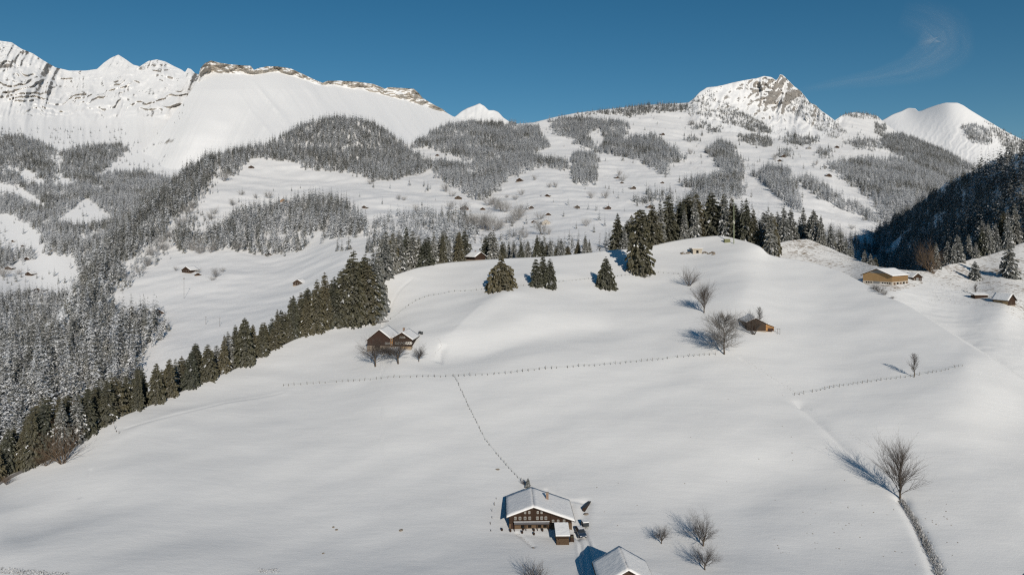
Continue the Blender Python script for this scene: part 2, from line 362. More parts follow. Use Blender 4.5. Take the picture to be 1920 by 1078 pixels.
RNG_CREST = [(-700,60),(-200,100),(-60,82),(0,77),(22,80),(40,92),(62,101),(80,113),(104,127),(130,133),(160,133),(182,130),(195,118),(208,109),(222,103),(236,112),(250,122),(262,125),(278,115),(294,112),(310,116),(325,124),(340,131),(347,136),(352,128),(358,130),(366,138),(380,142),(420,150),(520,170)]
def rng_ray(PX, PY, d):
    x = PX*4300/F; z = PY*4300/F
    up = np.clip((235-PY)/40, 0, 1)
    st = z + 0.20*x + 95*fbm(x/330, z/240, 4, 77)
    ph = st/46.0
    saw = (ph-np.floor(ph))
    terr = np.where(saw < 0.72, saw/0.72, (1-saw)/0.28)
    gul = 0.85*ridged((x+0.35*z)/300+0.12*noise(z/200, x/200, 72), z/900, 4, 71)
    return -up*(130*gul + 44*terr*np.clip(2.2*fbm(x/260, z/120, 3, 78)+0.35+0.9*np.clip((PY-140)/60, 0, 1)*np.clip((228-PY)/20, 0, 1), 0, 1)*np.clip((PY-lin(RNG_CREST, PX))/25, 0, 1) + 17*fbm(x/60, z/45, 4, 79)-60) - (1-up)*(20*ridged(x/170, z/900, 3, 73))*np.clip((320-PY)/60, 0, 1)
Layer('range', -700, 560, 1.6, 240, RNG_CREST, [(-700,700),(0,690),(150,640),(300,520),(560,420)],
    [(-500,640,800),(-500,300,2300),(-500,100,4500),(0,640,820),(0,600,930),(70,546,1180),(100,470,1420),(150,490,1350),(0,480,1420),(200,400,1750),(0,400,1820),(150,380,1880),(40,340,2150),(200,330,2320),(0,260,2700),(130,275,2750),(230,290,2750),(0,220,3250),(130,230,3350),
     (0,200,3500),(0,77,4700),(130,133,4600),(222,103,5100),(300,113,4800),(365,138,4500),(230,200,3750),(330,165,4150),(300,450,1500),(450,350,2100),(520,200,4300)],
    [(40,60),(150,250),(500,700)], rayrelief=rng_ray, smooth=False, mono=False, top=2.0)

CONE_CREST = [(170,400),(220,336),(232,318),(262,288),(300,246),(340,196),(360,168),(370,150),(376,128),(384,119),(396,114),(410,118),(430,121),(452,123),(470,124),(476,132),(486,128),(500,125),(520,125),(545,129),(565,138),(590,150),(605,156),(614,152),(640,152),(670,154),(700,158),(722,167),(728,164),(776,167),(786,176),(792,184),(812,196),(830,205),(838,212),(848,218),(870,226),(900,232),(1000,250)]
def cone_cliff(px):
    return lin([(100,0),(360,0),(372,155),(395,138),(430,140),(470,141),(520,136),(560,147),(600,162),(640,164),(700,174),(760,190),(800,202),(838,212.5),(850,0),(1000,0)], px)
def cone_ray(PX, PY, d):
    x = PX*4000/F; z = PY*4000/F
    up = np.clip((cone_cliff(PX)-PY)/6, 0, 1)
    g = np.clip((260-PY)/60, 0, 1)*np.clip((PX-330)/60, 0, 1)
    rib = np.interp(PY, [120,140,200,280,340,420], [432,428,396,348,304,250]); fold = 110*np.exp(-(np.clip(PX-rib, -200, 0)/60)**2)*np.exp(-(np.clip(PX-rib, 0, 400)/42)**2)
    rib2 = np.interp(PY, [130,150,240,300], [545,556,640,690]); fold2 = 70*np.exp(-((PX-rib2)/55)**2)
    lo = np.clip((PY-138)/30, 0, 1)
    return -up*(45*fbm(x/60, z/45, 4, 83)) - (1-up)*lo*(fold+fold2) - (1-up)*lo*(20*ridged((x-0.75*z)/150+0.1*noise(x/90, z/90, 84), z/1400, 3, 85)*np.clip((PX-440)/60, 0, 1) + 9*ridged((x+0.5*z)/110, z/1400, 3, 86)) - (1-up)*26*fbm(x/420, z/300, 3, 87)
Layer('cone', 170, 1000, 1.6, 170, CONE_CREST, [(170,470),(300,430),(500,350),(760,320),(1000,300)],
    [(232,320,2700),(300,246,3020),(340,196,3400),(262,288,2800),(370,150,3880),(430,140,3950),(395,138,4050),(300,330,2500),(400,280,2650),(400,200,3250),(500,240,2800),(600,220,3100),(540,150,3950),(700,240,2950),(640,180,3900),(760,190,4200),(850,218,4550),(750,250,3050),(700,176,4150),(830,240,3900),(360,240,2930),(500,340,2000),(950,280,3800)],
    [(60,10),(200,90),(500,350)], rayrelief=cone_ray, cliff=cone_cliff, smooth=False, mono=False, top=1.6)

Layer('far_peak', 800, 1040, 1.6, 60, [(800,250),(840,228),(856,217),(864,210),(876,203),(890,198),(899,194),(908,199),(916,207),(926,207),(934,210),(944,221),(956,229),(970,233),(1040,240)],
    [(800,300),(1040,300)], [(800,240,6800),(899,194,7400),(960,232,7000),(899,260,6300),(820,290,6000),(1000,290,6000)], [(80,60),(400,300)],
    rayrelief=lambda a,b,d: -60*ridged(a*5.6/260, b*5.6/400, 3, 91), smooth=False, mono=False)
Layer('dome', 1560, 2500, 1.6, 110, [(1560,262),(1640,232),(1658,224),(1676,214),(1690,209),(1704,203),(1716,204),(1722,209),(1740,203),(1758,197),(1776,193),(1792,193),(1804,197),(1818,206),(1836,217),(1856,229),(1876,241),(1900,254),(1930,268),(2000,300),(2500,360)],
    [(1560,340),(1700,350),(1920,380),(2500,430)],
    [(1780,193,4500),(1700,204,4900),(1750,280,3700),(1860,232,4200),(1860,320,3200),(1680,240,4300),(1640,300,3700),(1930,268,4000),(2300,360,3300),(1920,370,2900),(1700,340,3100)], [(60,20),(200,120),(500,350)],
    rayrelief=lambda a,b,d: -np.clip((b-205)/60, 0, 1)*6*ridged((a+b*0.6)*3.3/42+0.5*noise(a/14, b/9, 4), b*3.3/1200, 3, 95) - 25*fbm(a*3.3/500, b*3.3/400, 3, 97), smooth=True, mono=False)

def hill_object(lay, name, mat, keep=None):
    L = LAYERS[lay]; me = mesh_grid(name, L.X, L.Y, L.Z, keep); me.materials.append(mat)
    o = link(name, me); o['kind'] = 'structure'; return o
gx, gy = np.meshgrid(np.linspace(-900, 900, 90), np.linspace(-700, 128, 60))
mead = mesh_grid('lower_meadow', gx, gy, -77.5 - 0.02*np.abs(gx) + 0.03*np.minimum(gy-60, 0) + 1.0*fbm(gx/60, gy/60, 3, 99)); mead.materials.append(M_NEAR); link('lower_meadow', mead)['kind'] = 'structure'
hill_object('hill', 'snow_hill', M_NEAR)
Lp = LAYERS['pasture']; qx = 0.5*(Lp.px[1:]+Lp.px[:-1]); qy = CY-F*Lp.Z/Lp.Y; qy = 0.25*(qy[1:,1:]+qy[:-1,1:]+qy[1:,:-1]+qy[:-1,:-1])
field = qy > lin([(1380,900),(1560,560),(1640,552),(1700,542),(1740,528),(1800,546),(1850,566),(1920,602),(2100,640),(3300,700)], qx)[None]
hill_object('pasture', 'pasture', M_PASTURE, ~field)
hill_object('pasture', 'snow_field', M_NEAR, field)
hill_object('shaded_hillside', 'shaded_hillside', M_SHADE)
pxm = 0.5*(V.px[1:]+V.px[:-1]); pym = CY - F*V.Z/V.Y; pym = 0.25*(pym[1:,1:]+pym[:-1,1:]+pym[1:,:-1]+pym[:-1,:-1])
is_peak = (pxm[None] > 1288) & (pxm[None] < 1582) & (pym < lin([(1288,200),(1320,240),(1450,258),(1540,262),(1582,225)], pxm)[None])
hill_object('valley', 'valley_slopes', M_MID, ~is_peak)
hill_object('valley', 'rocky_peak', M_PEAK, is_peak)
hill_object('range', 'mountain_range', M_RANGE)
hill_object('cone', 'cliff_topped_mountain', M_CONE)
hill_object('far_peak', 'distant_peak', M_DOME)
hill_object('dome', 'rounded_summit', M_DOME)
# ---------------------------------------------------------------- vegetation: meshes
def leaf_mat(name, green, snowc, frost=0.0, rough=0.9):
    m, nt, b = new_mat(name)
    a = nt.nodes.new('ShaderNodeAttribute'); a.attribute_name = 'snow'
    oi = nt.nodes.new('ShaderNodeObjectInfo')
    g = mixc(nt, oi.outputs['Random'], green[0], green[1])
    if frost > 0:
        v, _ = coords(nt); n = tex_noise(nt, v, 0.9, 3)
        g = mixc(nt, math_n(nt, 'MULTIPLY', ramp(nt, n, [(0.35, 0.0), (0.65, 1.0)]), frost), g, snowc)
    c = mixc(nt, a.outputs['Fac'], g, snowc)
    nt.links.new(c, b.inputs['Base Color']); b.inputs['Roughness'].default_value = rough; b.inputs['Specular IOR Level'].default_value = 0.1
    return m
GREENS = ((0.090, 0.079, 0.046), (0.048, 0.052, 0.036))
M_SPRUCE = leaf_mat('spruce_needles', GREENS, (0.62, 0.63, 0.64))
M_DUSTED = leaf_mat('dusted_needles', ((0.088, 0.086, 0.064), (0.042, 0.048, 0.042)), (0.72, 0.725, 0.73), 0.24)
M_FROST = leaf_mat('frosted_needles', ((0.20, 0.215, 0.225), (0.078, 0.088, 0.098)), (0.80, 0.82, 0.85), 0.66)
M_LARCH = leaf_mat('larch_twigs', ((0.15, 0.105, 0.06), (0.12, 0.09, 0.055)), (0.5, 0.5, 0.5), 0.05)
def bark_mat(name, c0, c1):
    m, nt, b = new_mat(name); v, _ = coords(nt, (1, 1, 0.3))
    nt.links.new(mixc(nt, tex_noise(nt, v, 3.0, 4), c0, c1), b.inputs['Base Color']); return m
M_BARK = bark_mat('bark', (0.055, 0.042, 0.032), (0.11, 0.09, 0.07))
M_TWIG = bark_mat('bare_twigs', (0.055, 0.046, 0.040), (0.10, 0.085, 0.075))
M_TWIGF = bark_mat('frosted_twigs', (0.20, 0.19, 0.18), (0.42, 0.41, 0.40))
M_TWIGM = bark_mat('lightly_frosted_twigs', (0.10, 0.09, 0.08), (0.26, 0.25, 0.24))
M_TWIGB = bark_mat('brown_twigs', (0.10, 0.07, 0.045), (0.17, 0.12, 0.08))

def quads_mesh(name, Q, snow, mat):
    Q = np.asarray(Q, np.float32).reshape(-1, 4, 3); n = len(Q)
    me = mesh_np(name, Q.reshape(-1, 3), np.arange(n*4).reshape(n, 4), smooth=False)
    at_ = me.attributes.new('snow', 'FLOAT', 'FACE'); at_.data.foreach_set('value', np.asarray(snow, np.float32))
    me.materials.append(mat); return me
def spruce_crown(seed, R, snow, levels=24, nb=8, base=0.05, twigs=3, shape=0.8, ragged=0.2, top_thin=0.0, droop=0.55, multi=0, mat=None):
    """crown of unit height, drooping branch sprays in uneven whorls, snow lying on some of them"""
    r = np.random.default_rng(seed); Q = []; S = []
    tops = [(0.0, 0.0, 1.0, base)] if not multi else [(0.0,0.0,1.0,base)] + [(R*0.62*math.cos(2.1*k+0.6), R*0.62*math.sin(2.1*k+0.6), 0.80+0.14*r.random(), base) for k in range(multi)]
    for (cx, cy, H, b0) in tops:
        for l in range(levels):
            t = (l+r.uniform(-0.3, 0.3))/levels; t = min(max(t, 0), 0.985)
            z = (b0 + (1-b0)*t)*H
            prof = (1-t)**shape
            if top_thin and t > top_thin: prof *= 0.42
            if t < 0.12: prof *= 0.80+1.6*t
            n = max(4, int(round(nb*(0.55+0.45*(1-t)))))
            a0 = r.uniform(0, 6.28)
            for k in range(n):
                a = a0 + 6.283*k/n + r.uniform(-0.25, 0.25)
                L = R*prof*(1+r.uniform(-ragged, ragged))*(0.55 if multi else 1.0) + 0.006
                ca, sa = math.cos(a), math.sin(a)
                up = 0.35*(t-0.45); dr = droop*(1.1-0.6*t)*r.uniform(0.7, 1.3)
                zb = z + r.uniform(-0.75, 0.75)/levels*H*(1-b0)*(1-0.5*t)
                sn = r.random() < min(1, snow*1.8)
                def P(s, lat=0.0, dz=0.0):
                    zz = zb + L*(up*s - dr*s*s*0.9 + 0.18*dr*s**4) + dz
                    return (cx + ca*L*s - sa*lat, cy + sa*L*s + ca*lat, zz)
                for j in range(twigs):
                    s0 = (j+0.15)/twigs; s1 = min(1.08, (j+1.25)/twigs)
                    w = L*(0.40 if twigs < 4 else 0.24)*(1-0.55*s0)*r.uniform(0.6, 1.25) + 0.004
                    for sd in (-1, 1):
                        hang = -L*r.uniform(0.02, 0.22)
                        Q.append((P(s0), P(s0*0.4+s1*0.6, sd*w, hang), P(s1, sd*w*0.55, hang*0.9), P(s1*0.97, 0)))
                        S.append(r.uniform(0.55, 1.0) if (sn and r.random() < 0.42) else (0.10*r.random()))
                    if levels > 12:                      # hanging twigs under the branch
                        h = -L*r.uniform(0.12, 0.30)-0.006; lt = w*r.uniform(-0.4, 0.4)
                        Q.append((P(s0, lt), P(s1, lt*0.6), P(s1*0.98, lt, h), P(s0*1.02, lt*1.3, h*0.8))); S.append(0.0)
    # pointed leader
    for a in (0.3, 1.9, 3.6):
        ca, sa = math.cos(a)*0.006, math.sin(a)*0.006
        Q.append(((ca, sa, 0.93), (-sa, ca, 0.93), (0, 0, 1.0), (ca*0.2, sa*0.2, 1.0))); S.append(0)
    return quads_mesh('crown', Q, S, mat)
def tube(V, Fc, p, q, r0, r1, n=5):
    p = Vector(p); q = Vector(q); d = (q-p).normalized(); u = d.orthogonal().normalized(); w = d.cross(u); k = len(V)
    for c, r in ((p, r0), (q, r1)):
        for i in range(n):
            a = 6.2832*i/n; V.append(tuple(c + u*math.cos(a)*r + w*math.sin(a)*r))
    for i in range(n): Fc.append((k+i, k+(i+1)%n, k+n+(i+1)%n, k+n+i))
def trunk_mesh(h=1.0, r=0.012, mat=None):
    V, Fc = [], []; n = 8; prev = None
    for i in range(5):
        z0 = -0.06 + 1.0*i/5; z1 = -0.06 + 1.0*(i+1)/5
        fl = 1.5 if i == 0 else 1.0
        tube(V, Fc, (0.004*math.sin(i), 0.003*math.cos(i*2), z0*h), (0.004*math.sin(i+1), 0.003*math.cos(i*2+2), z1*h), r*(1-0.19*i)*fl, r*(1-0.19*(i+1)), n)
    me = mesh_np('trunk', V, Fc); me.materials.append(mat or M_BARK); return me
TRUNK = trunk_mesh()
def bare_tree(seed, style, mat_t, mat_c):
    """trunk with main limbs and a crown of finer branches, about unit height"""
    r = random.Random(seed); TV, TF, CV, CF = [], [], [], []
    def grow(p, d, L, rad, lev, maxlev, spread, nseg=3):
        V_, F_ = (TV, TF) if lev <= 1 else (CV, CF); n = 6 if lev == 0 else (4 if lev == 1 else 3)
        for sg in range(nseg):
            nd_ = (d + Vector((r.gauss(0,1), r.gauss(0,1), r.gauss(0,1)))*0.10 + Vector((0,0,0.05 if style != 'round' else 0.01))).normalized()
            q = p + nd_*L/nseg; r1 = rad*(1-0.22)
            tube(V_, F_, p, q, rad, r1, n)
            if lev < maxlev and (sg > 0 or lev > 0):
                for k in range(2 if lev < maxlev-1 else 3):
                    az = Vector((r.gauss(0,1), r.gauss(0,1), r.gauss(0,0.6))); az = (az - nd_*az.dot(nd_)).normalized()
                    nd2 = (nd_*math.cos(spread) + az*math.sin(spread)).normalized()
                    grow(q, nd2, L*r.uniform(0.48, 0.72), r1*0.62, lev+1, maxlev, spread*0.95, 3 if lev < 2 else 2)
            p, d, rad = q, nd_, r1
    if style == 'fan':                       # straight bole that splits low into many upright stems, egg shaped crown
        p = Vector((0,0,-0.05))
        for i in range(6):
            q = Vector((0.004*math.sin(i*2), 0.004*math.cos(i*3), (i+1)/6*0.86)); tube(TV, TF, p, q, 0.019*(1-i/7.5), 0.019*(1-(i+1)/7.5), 7); p = q
        for k in range(30):
            z0 = 0.06 + 0.62*r.random()**1.25; a = r.uniform(0, 6.28); tl = r.uniform(0.30, 0.75)*(1-0.45*z0)
            d = Vector((math.cos(a)*math.sin(tl), math.sin(a)*math.sin(tl), math.cos(tl)))
            L = (1.02-z0)*r.uniform(0.62, 0.92)*(0.62 if tl > 0.5 else 0.9)
            grow(Vector((0,0,z0)), d, max(L, 0.15), 0.0065, 2, 4, 0.40, 4)
    elif style == 'larch':                   # one straight trunk, side branches all the way
        p = Vector((0,0,-0.05))
        for i in range(12):
            q = Vector((0.006*math.sin(i), 0.006*math.cos(1.7*i), (i+1)/12.0)); tube(TV, TF, p, q, 0.020*(1-i/13), 0.020*(1-(i+1)/13), 6); p = q
            if i >= 1:
                t = i/12
                for k in range(7):
                    a = r.uniform(0, 6.28); L = 0.46*math.sin(math.pi*min(1, 0.18+0.80*t))**0.8*r.uniform(0.6, 1.05)
                    grow(q, Vector((math.cos(a), math.sin(a), 0.55+0.5*t)).normalized(), L, 0.007, 2, 4, 0.55, 4)
    elif style == 'column':
        p = Vector((0,0,-0.05))
        for i in range(10):
            q = Vector((0.01*math.sin(i*1.3), 0, (i+1)/10.0)); tube(TV, TF, p, q, 0.018*(1-i/11), 0.018*(1-(i+1)/11), 5); p = q
            if i >= 1:
                for k in range(5):
                    a = r.uniform(0, 6.28); L = 0.24*math.sin(math.pi*min(1, 0.25+0.75*i/10))*r.uniform(0.7, 1.1)+0.03
                    grow(q, Vector((math.cos(a), math.sin(a), 1.7)).normalized(), L, 0.006, 2, 3, 0.35, 3)
    elif style == 'bush':
        for k in range(16):
            a = r.uniform(0, 6.28); tl = 0.75*math.sqrt(r.random()); d = Vector((math.cos(a)*math.sin(tl), math.sin(a)*math.sin(tl), math.cos(tl)))
            grow(Vector((0.05*math.cos(a),0.05*math.sin(a),-0.03)), d, 0.75*r.uniform(0.7,1.1), 0.012, 2, 4, 0.5, 3)
        tube(TV, TF, (0,0,-0.06), (0,0,0.08), 0.03, 0.02, 5)
    else:                                    # 'round': orchard tree with a short trunk and wide boughs
        tube(TV, TF, (0,0,-0.06), (0.01,0.01,0.10), 0.030, 0.026, 8); tube(TV, TF, (0.01,0.01,0.10), (0.02,0.0,0.24), 0.026, 0.021, 8)
        for k in range(9):
            a = 6.28*k/9 + r.uniform(-0.3, 0.3); tl = r.uniform(0.15, 1.0); d = Vector((math.cos(a)*math.sin(tl), math.sin(a)*math.sin(tl), math.cos(tl)+0.12)).normalized()
            grow(Vector((0.02,0,r.uniform(0.12,0.24))), d, 0.46*r.uniform(0.9,1.25), 0.012, 1, 4, 0.55, 4)
    tm = mesh_np('trunk', TV, TF) if TV else None; cm = mesh_np('crown', CV, CF, smooth=False)
    if tm: tm.materials.append(mat_t)
    cm.materials.append(mat_c); return tm, cm

# near spruces, several shapes of each kind
CR_GREEN = [spruce_crown(100+i, R, sn*0.6, 34, 12, 0.02, 5, sh, 0.42, mat=M_SPRUCE) for i, (R, sn, sh) in enumerate([(0.21,0.04,0.62),(0.18,0.06,0.72),(0.22,0.07,0.6),(0.18,0.03,0.55),(0.17,0.05,0.68)])]
CR_DUST = [spruce_crown(200+i, R, sn, 32, 12, 0.02, 5, sh, 0.42, mat=M_DUSTED) for i, (R, sn, sh) in enumerate([(0.18,0.20,0.68),(0.16,0.28,0.66),(0.20,0.24,0.6),(0.16,0.18,0.7)])]
CR_FROST = [spruce_crown(300+i, R, sn, 18, 7, 0.03, 3, sh, 0.25, mat=M_FROST) for i, (R, sn, sh) in enumerate([(0.16,0.42,0.8),(0.14,0.5,0.75),(0.18,0.38,0.7)])]
CR_LARCH = [spruce_crown(400+i, R, 0.02, 20, 7, 0.08, 3, 0.65, 0.35, droop=0.25, mat=M_LARCH) for i, R in enumerate([0.19, 0.17])]
# small far trees, one mesh each with a stub of trunk
def far_tree(seed, R, sn, mat):
    me = spruce_crown(seed, R, sn, 10, 6, 0.02, 2, 0.8, 0.25, droop=0.7, mat=mat); return me
FAR_MESH = [far_tree(500, 0.15, 0.22, M_DUSTED), far_tree(501, 0.13, 0.34, M_DUSTED), far_tree(502, 0.16, 0.6, M_FROST), far_tree(503, 0.14, 0.75, M_FROST), far_tree(504, 0.17, 0.5, M_FROST)]

def tree(name, label, cat, crown, trunk, loc, h, group=None, rot=None, sx=1.0):
    e = link(name, None, loc=loc); e.empty_display_size = 0.5
    e.rotation_euler = (0, 0, random.uniform(0, 6.28) if rot is None else rot); e.scale = (h*sx, h*sx, h)
    link('crown', crown, e)
    if trunk is not None: link('trunk', trunk, e)
    return tag(e, label, cat, group)

# ---------------------------------------------------------------- forest edges of single spruces
N_TREES = 0
def edge_forest(lay, top, offs, n, kinds, label, group, hmin=11, hmax=34, seed=1, lower=26, front=None, minsep=3.0, name='spruce_tree', parts=None, skip=None):
    """trees rooted on the slope behind the crest, their tips along the skyline of the clump"""
    global N_TREES
    L = LAYERS[lay]; r = random.Random(seed); x0, x1 = top[0][0], top[-1][0]; spots = []; tries = 0
    while len(spots) < n and tries < n*60:
        tries += 1
        px = r.uniform(x0, x1); o = offs[0] + (offs[1]-offs[0])*r.random()**1.3
        if skip and skip[0] < px < skip[1] and o < skip[2]: continue
        p = L.behind(px, o)
        if any((p.x-q.x)**2+(p.y-q.y)**2 < minsep**2 for q, _ in spots): continue
        ty = float(lin(top, px)) + abs(r.gauss(0, 1))*lower*0.6 + 9*float(noise(px/26.0, seed*3.7, 3))
        h = (CY-ty)/F*p.y - p.z
        if h < hmin or h > hmax: h = min(max(h, hmin), hmax)*r.uniform(0.9, 1.0)
        spots.append((p, h))
    for p, h in spots:
        cr = r.choice(kinds); N_TREES += 1
        px = CX+F*p.x/p.y; t3 = (px-x0)/(x1-x0)
        lb = label if not parts else label.replace('#', parts[min(int(t3*len(parts)), len(parts)-1)])
        tree(name, lb, 'tree', cr, TRUNK, (p.x, p.y, p.z-0.4), h, group if not parts else group+', '+parts[min(int(t3*len(parts)), len(parts)-1)], r.uniform(0, 6.28), r.uniform(0.72, 1.22)*(1.0 if h > 16 else 1.15))
edge_forest('hill', [(-10,815),(30,790),(70,750),(100,735),(150,728),(200,695),(250,690),(300,672),(340,655),(370,636),(400,640),(430,608),(465,590),(500,592),(520,575),(545,560)], (0.5,26), 112,
    CR_GREEN*5+CR_DUST, 'dark spruce in the # of the wood down the hill\'s left flank', 'spruces along the left flank', seed=5, lower=24, parts=['lowest quarter', 'lower middle', 'upper middle', 'top quarter'])
edge_forest('hill', [(545,555),(575,530),(600,512),(630,500),(650,482),(665,470),(690,470),(705,500),(714,545)], (0.5,24), 44,
    CR_GREEN, 'brownish green spruce in the tall dense clump above the dark twin-gabled farmhouse', 'spruces of the clump above the twin-gabled farmhouse', seed=6, hmax=40, lower=36)
edge_forest('hill', [(672,468),(700,440),(722,432),(760,425),(800,436),(840,430),(868,425),(895,432),(925,434),(940,440),(985,452),(1010,440),(1030,450),(1050,452),(1075,458),(1108,462)], (3,34), 54,
    CR_GREEN*2+CR_DUST*4, 'dusted spruce in the # of the row behind the hill crest', 'spruces in the row behind the hill crest', seed=7, lower=12, skip=(870, 938, 15), parts=['tall left third', 'middle third', 'low right third'])
edge_forest('hill', [(1152,402),(1180,396),(1208,392),(1235,375),(1250,364),(1275,372),(1300,358),(1320,360),(1352,352),(1375,362),(1400,366),(1425,392),(1448,388)], (8,45), 46,
    CR_GREEN*4+CR_DUST*2, 'tall dark spruce in the # of the grove behind the knoll with the mast', 'spruces of the grove behind the mast', seed=8, hmax=38, lower=18, parts=['left end', 'middle', 'right end'])
edge_forest('pasture', [(1440,400),(1470,382),(1500,378),(1530,392),(1560,418),(1590,445),(1620,462),(1642,470)], (4,50), 28,
    CR_DUST*3+CR_GREEN, 'dusted spruce on the slope behind the grassy mound left of the yellow barn', 'spruces behind the grassy mound', seed=9, lower=20)
edge_forest('pasture', [(1755,448),(1775,436),(1800,438),(1818,432),(1830,470)], (1,16), 9,
    CR_DUST, 'dusted spruce in the compact clump at the pasture edge right of the yellow barn', 'spruces of the clump right of the yellow barn', seed=10, lower=14)
edge_forest('pasture', [(1832,420),(1850,398),(1880,390),(1905,380),(1940,380)], (1,45), 14,
    CR_DUST*2+CR_GREEN, 'dusted spruce at the foot of the shaded hillside at the right edge', 'spruces at the foot of the shaded hillside', seed=11, lower=24)

def on(lay, px, py): return LAYERS[lay].at(px, py)
def put_spruce(lay, px, py, hpx, crown, label, sx=1.0, name='spruce_tree', group=None, rot=None):
    p = on(lay, px, py); return tree(name, label, 'tree', crown, TRUNK, (p.x, p.y, p.z-0.2), hpx*p.y/F, group, rot, sx)
put_spruce('hill', 940, 541, 70, spruce_crown(601, 0.44, 0.03, 28, 14, 0.0, 6, 0.55, 0.22, top_thin=0.66, mat=M_SPRUCE), 'broad skirted lone spruce with a narrow worn top, leftmost on the upper slope')
put_spruce('hill', 1018, 536, 57, spruce_crown(602, 0.42, 0.03, 24, 12, 0.0, 5, 0.5, 0.2, multi=3, mat=M_SPRUCE), 'stout lone spruce with several tips, second from the left on the upper slope')
put_spruce('hill', 1136, 538, 58, spruce_crown(603, 0.40, 0.06, 28, 14, 0.0, 6, 0.75, 0.16, mat=M_SPRUCE), 'neat cone shaped lone spruce below the hill crest')
put_spruce('hill', 1200, 512, 122, spruce_crown(604, 0.175, 0.05, 40, 11, 0.02, 5, 0.36, 0.5, mat=M_SPRUCE), 'tallest lone spruce, ragged column standing before the grove on the crest', 1.0)
put_spruce('pasture', 1828, 525, 37, CR_DUST[2], 'small lone spruce standing in the patchy right pasture', 1.35)
put_spruce('pasture', 1892, 520, 74, CR_DUST[0], 'larger lone spruce in the patchy pasture at the right edge', 1.2)
put_spruce('hill', 990, 914, 20, CR_DUST[2], 'small dark fir close behind the roof of the large log farmhouse', 1.3)

# larch-brown trees at the foot of the left wood
for k, (px, off, ty) in enumerate([(92,4,768),(112,7,758),(140,6,745),(128,2,790)]):
    p = LAYERS['hill'].behind(px, off); h = (CY-ty)/F*p.y-p.z
    tree('larch_tree', 'russet larch in the small brown group at the lower end of the left wood', 'tree', CR_LARCH[k%2], TRUNK, (p.x, p.y, p.z-0.3), h, 'brown larches at the lower wood end', None, 1.1)

# ---------------------------------------------------------------- bare trees
def put_bare(lay, px, py, hpx, seed, style, label, mats=(None, None), sx=1.0, name='bare_tree', group=None, meshes=None, rot=None):
    p = on(lay, px, py); t, c = meshes or bare_tree(seed, style, mats[0] or M_BARK, mats[1] or M_TWIG)
    return tree(name, label, 'tree', c, t, (p.x, p.y, p.z-0.1), hpx*p.y/F, group, rot, sx)
put_bare('hill', 1688, 935, 95, 11, 'fan', 'tall bare tree with upright fanned branches at the head of the ditch hedge', sx=1.12)
put_bare('hill', 1358, 664, 66, 12, 'larch', 'frosted tapering bare tree at the end of the long fence', (None, M_TWIGM), 1.3)
put_bare('hill', 1320, 586, 50, 13, 'fan', 'dense fan shaped bare tree above the frosted tapering tree', sx=1.15)
put_bare('hill', 1292, 536, 28, 14, 'bush', 'small rounded bare tree, uppermost below the crest near the knoll', sx=1.0)
put_bare('hill', 1413, 627, 36, 15, 'bush', 'twiggy bare tree growing against the front of the brown hay barn', sx=0.9)
put_bare('hill', 1424, 606, 28, 16, 'column', 'thin bare tree rising behind the roof of the brown hay barn', sx=1.5)
put_bare('hill', 1714, 707, 41, 17, 'column', 'slim single bare tree beside the right fence', sx=1.25)
put_bare('hill', 704, 687, 60, 18, 'round', 'gnarled orchard tree in front of the left gable of the twin-gabled farmhouse', (None, M_TWIG), 0.95)
put_bare('hill', 747, 682, 52, 19, 'round', 'dark bushy orchard tree in front of the right gable of the twin-gabled farmhouse', (None, M_TWIG), 1.1)
put_bare('hill', 785, 678, 29, 20, 'round', 'little round orchard tree standing right of the twin-gabled farmhouse', (None, M_TWIG), 1.0)
put_bare('hill', 1240, 1019, 33, 21, 'round', 'smallest bare orchard tree, left of the lower trio', sx=1.1)
put_bare('hill', 1318, 1023, 57, 22, 'round', 'largest dark bare orchard tree of the lower trio', sx=1.05)
put_bare('hill', 1322, 1068, 45, 23, 'round', 'lowest bare orchard tree of the lower trio near the bottom edge', sx=1.1)
put_bare('hill', 1003, 1092, 36, 24, 'bush', 'bare tree cut off by the bottom edge below the large farmhouse', sx=1.2)
put_bare('hill', 118, 868, 60, 25, 'bush', 'pale brown bare tree with arching limbs before the left wood', (None, M_TWIGB), 0.9)
put_bare('hill', 88, 872, 26, 27, 'bush', 'low scrubby shrub at the left foot of the brown larches', (None, M_TWIGB), 1.2, 'shrub')
put_bare('hill', 14, 908, 16, 26, 'bush', 'small dry bush on the bank at the far left', (None, M_TWIGB), 1.2, 'shrub')
put_bare('pasture', 1748, 512, 46, 28, 'bush', 'wide brown bare tree beside the spruce clump right of the yellow barn', (None, M_TWIGB), 1.0)
put_bare('pasture', 1829, 552, 18, 29, 'column', 'thin bare sapling behind the low dark shed', sx=1.4)
put_bare('hill', 981, 908, 9, 30, 'bush', 'russet shrub beside the small fir behind the large farmhouse', (None, M_TWIGB), 1.2, 'shrub')
for k, (px, py, hp) in enumerate([(1640,541,9),(1650,546,11),(1659,549,9),(1674,553,5)]):
    put_bare('hill', px, py, hp, 31+k, 'bush', 'low twiggy shrub in the little hedge below the yellow barn', (None, M_TWIG), 1.5, 'shrub', 'hedge shrubs below the yellow barn')
for k, (px, py, hp) in enumerate([(716,664,16),(724,662,14),(733,666,15)]):
    put_bare('hill', px, py, hp, 41+k, 'bush', 'garden shrub between the orchard trees before the twin-gabled farmhouse', (None, M_TWIG), 1.3, 'shrub', 'garden shrubs at the twin-gabled farmhouse')
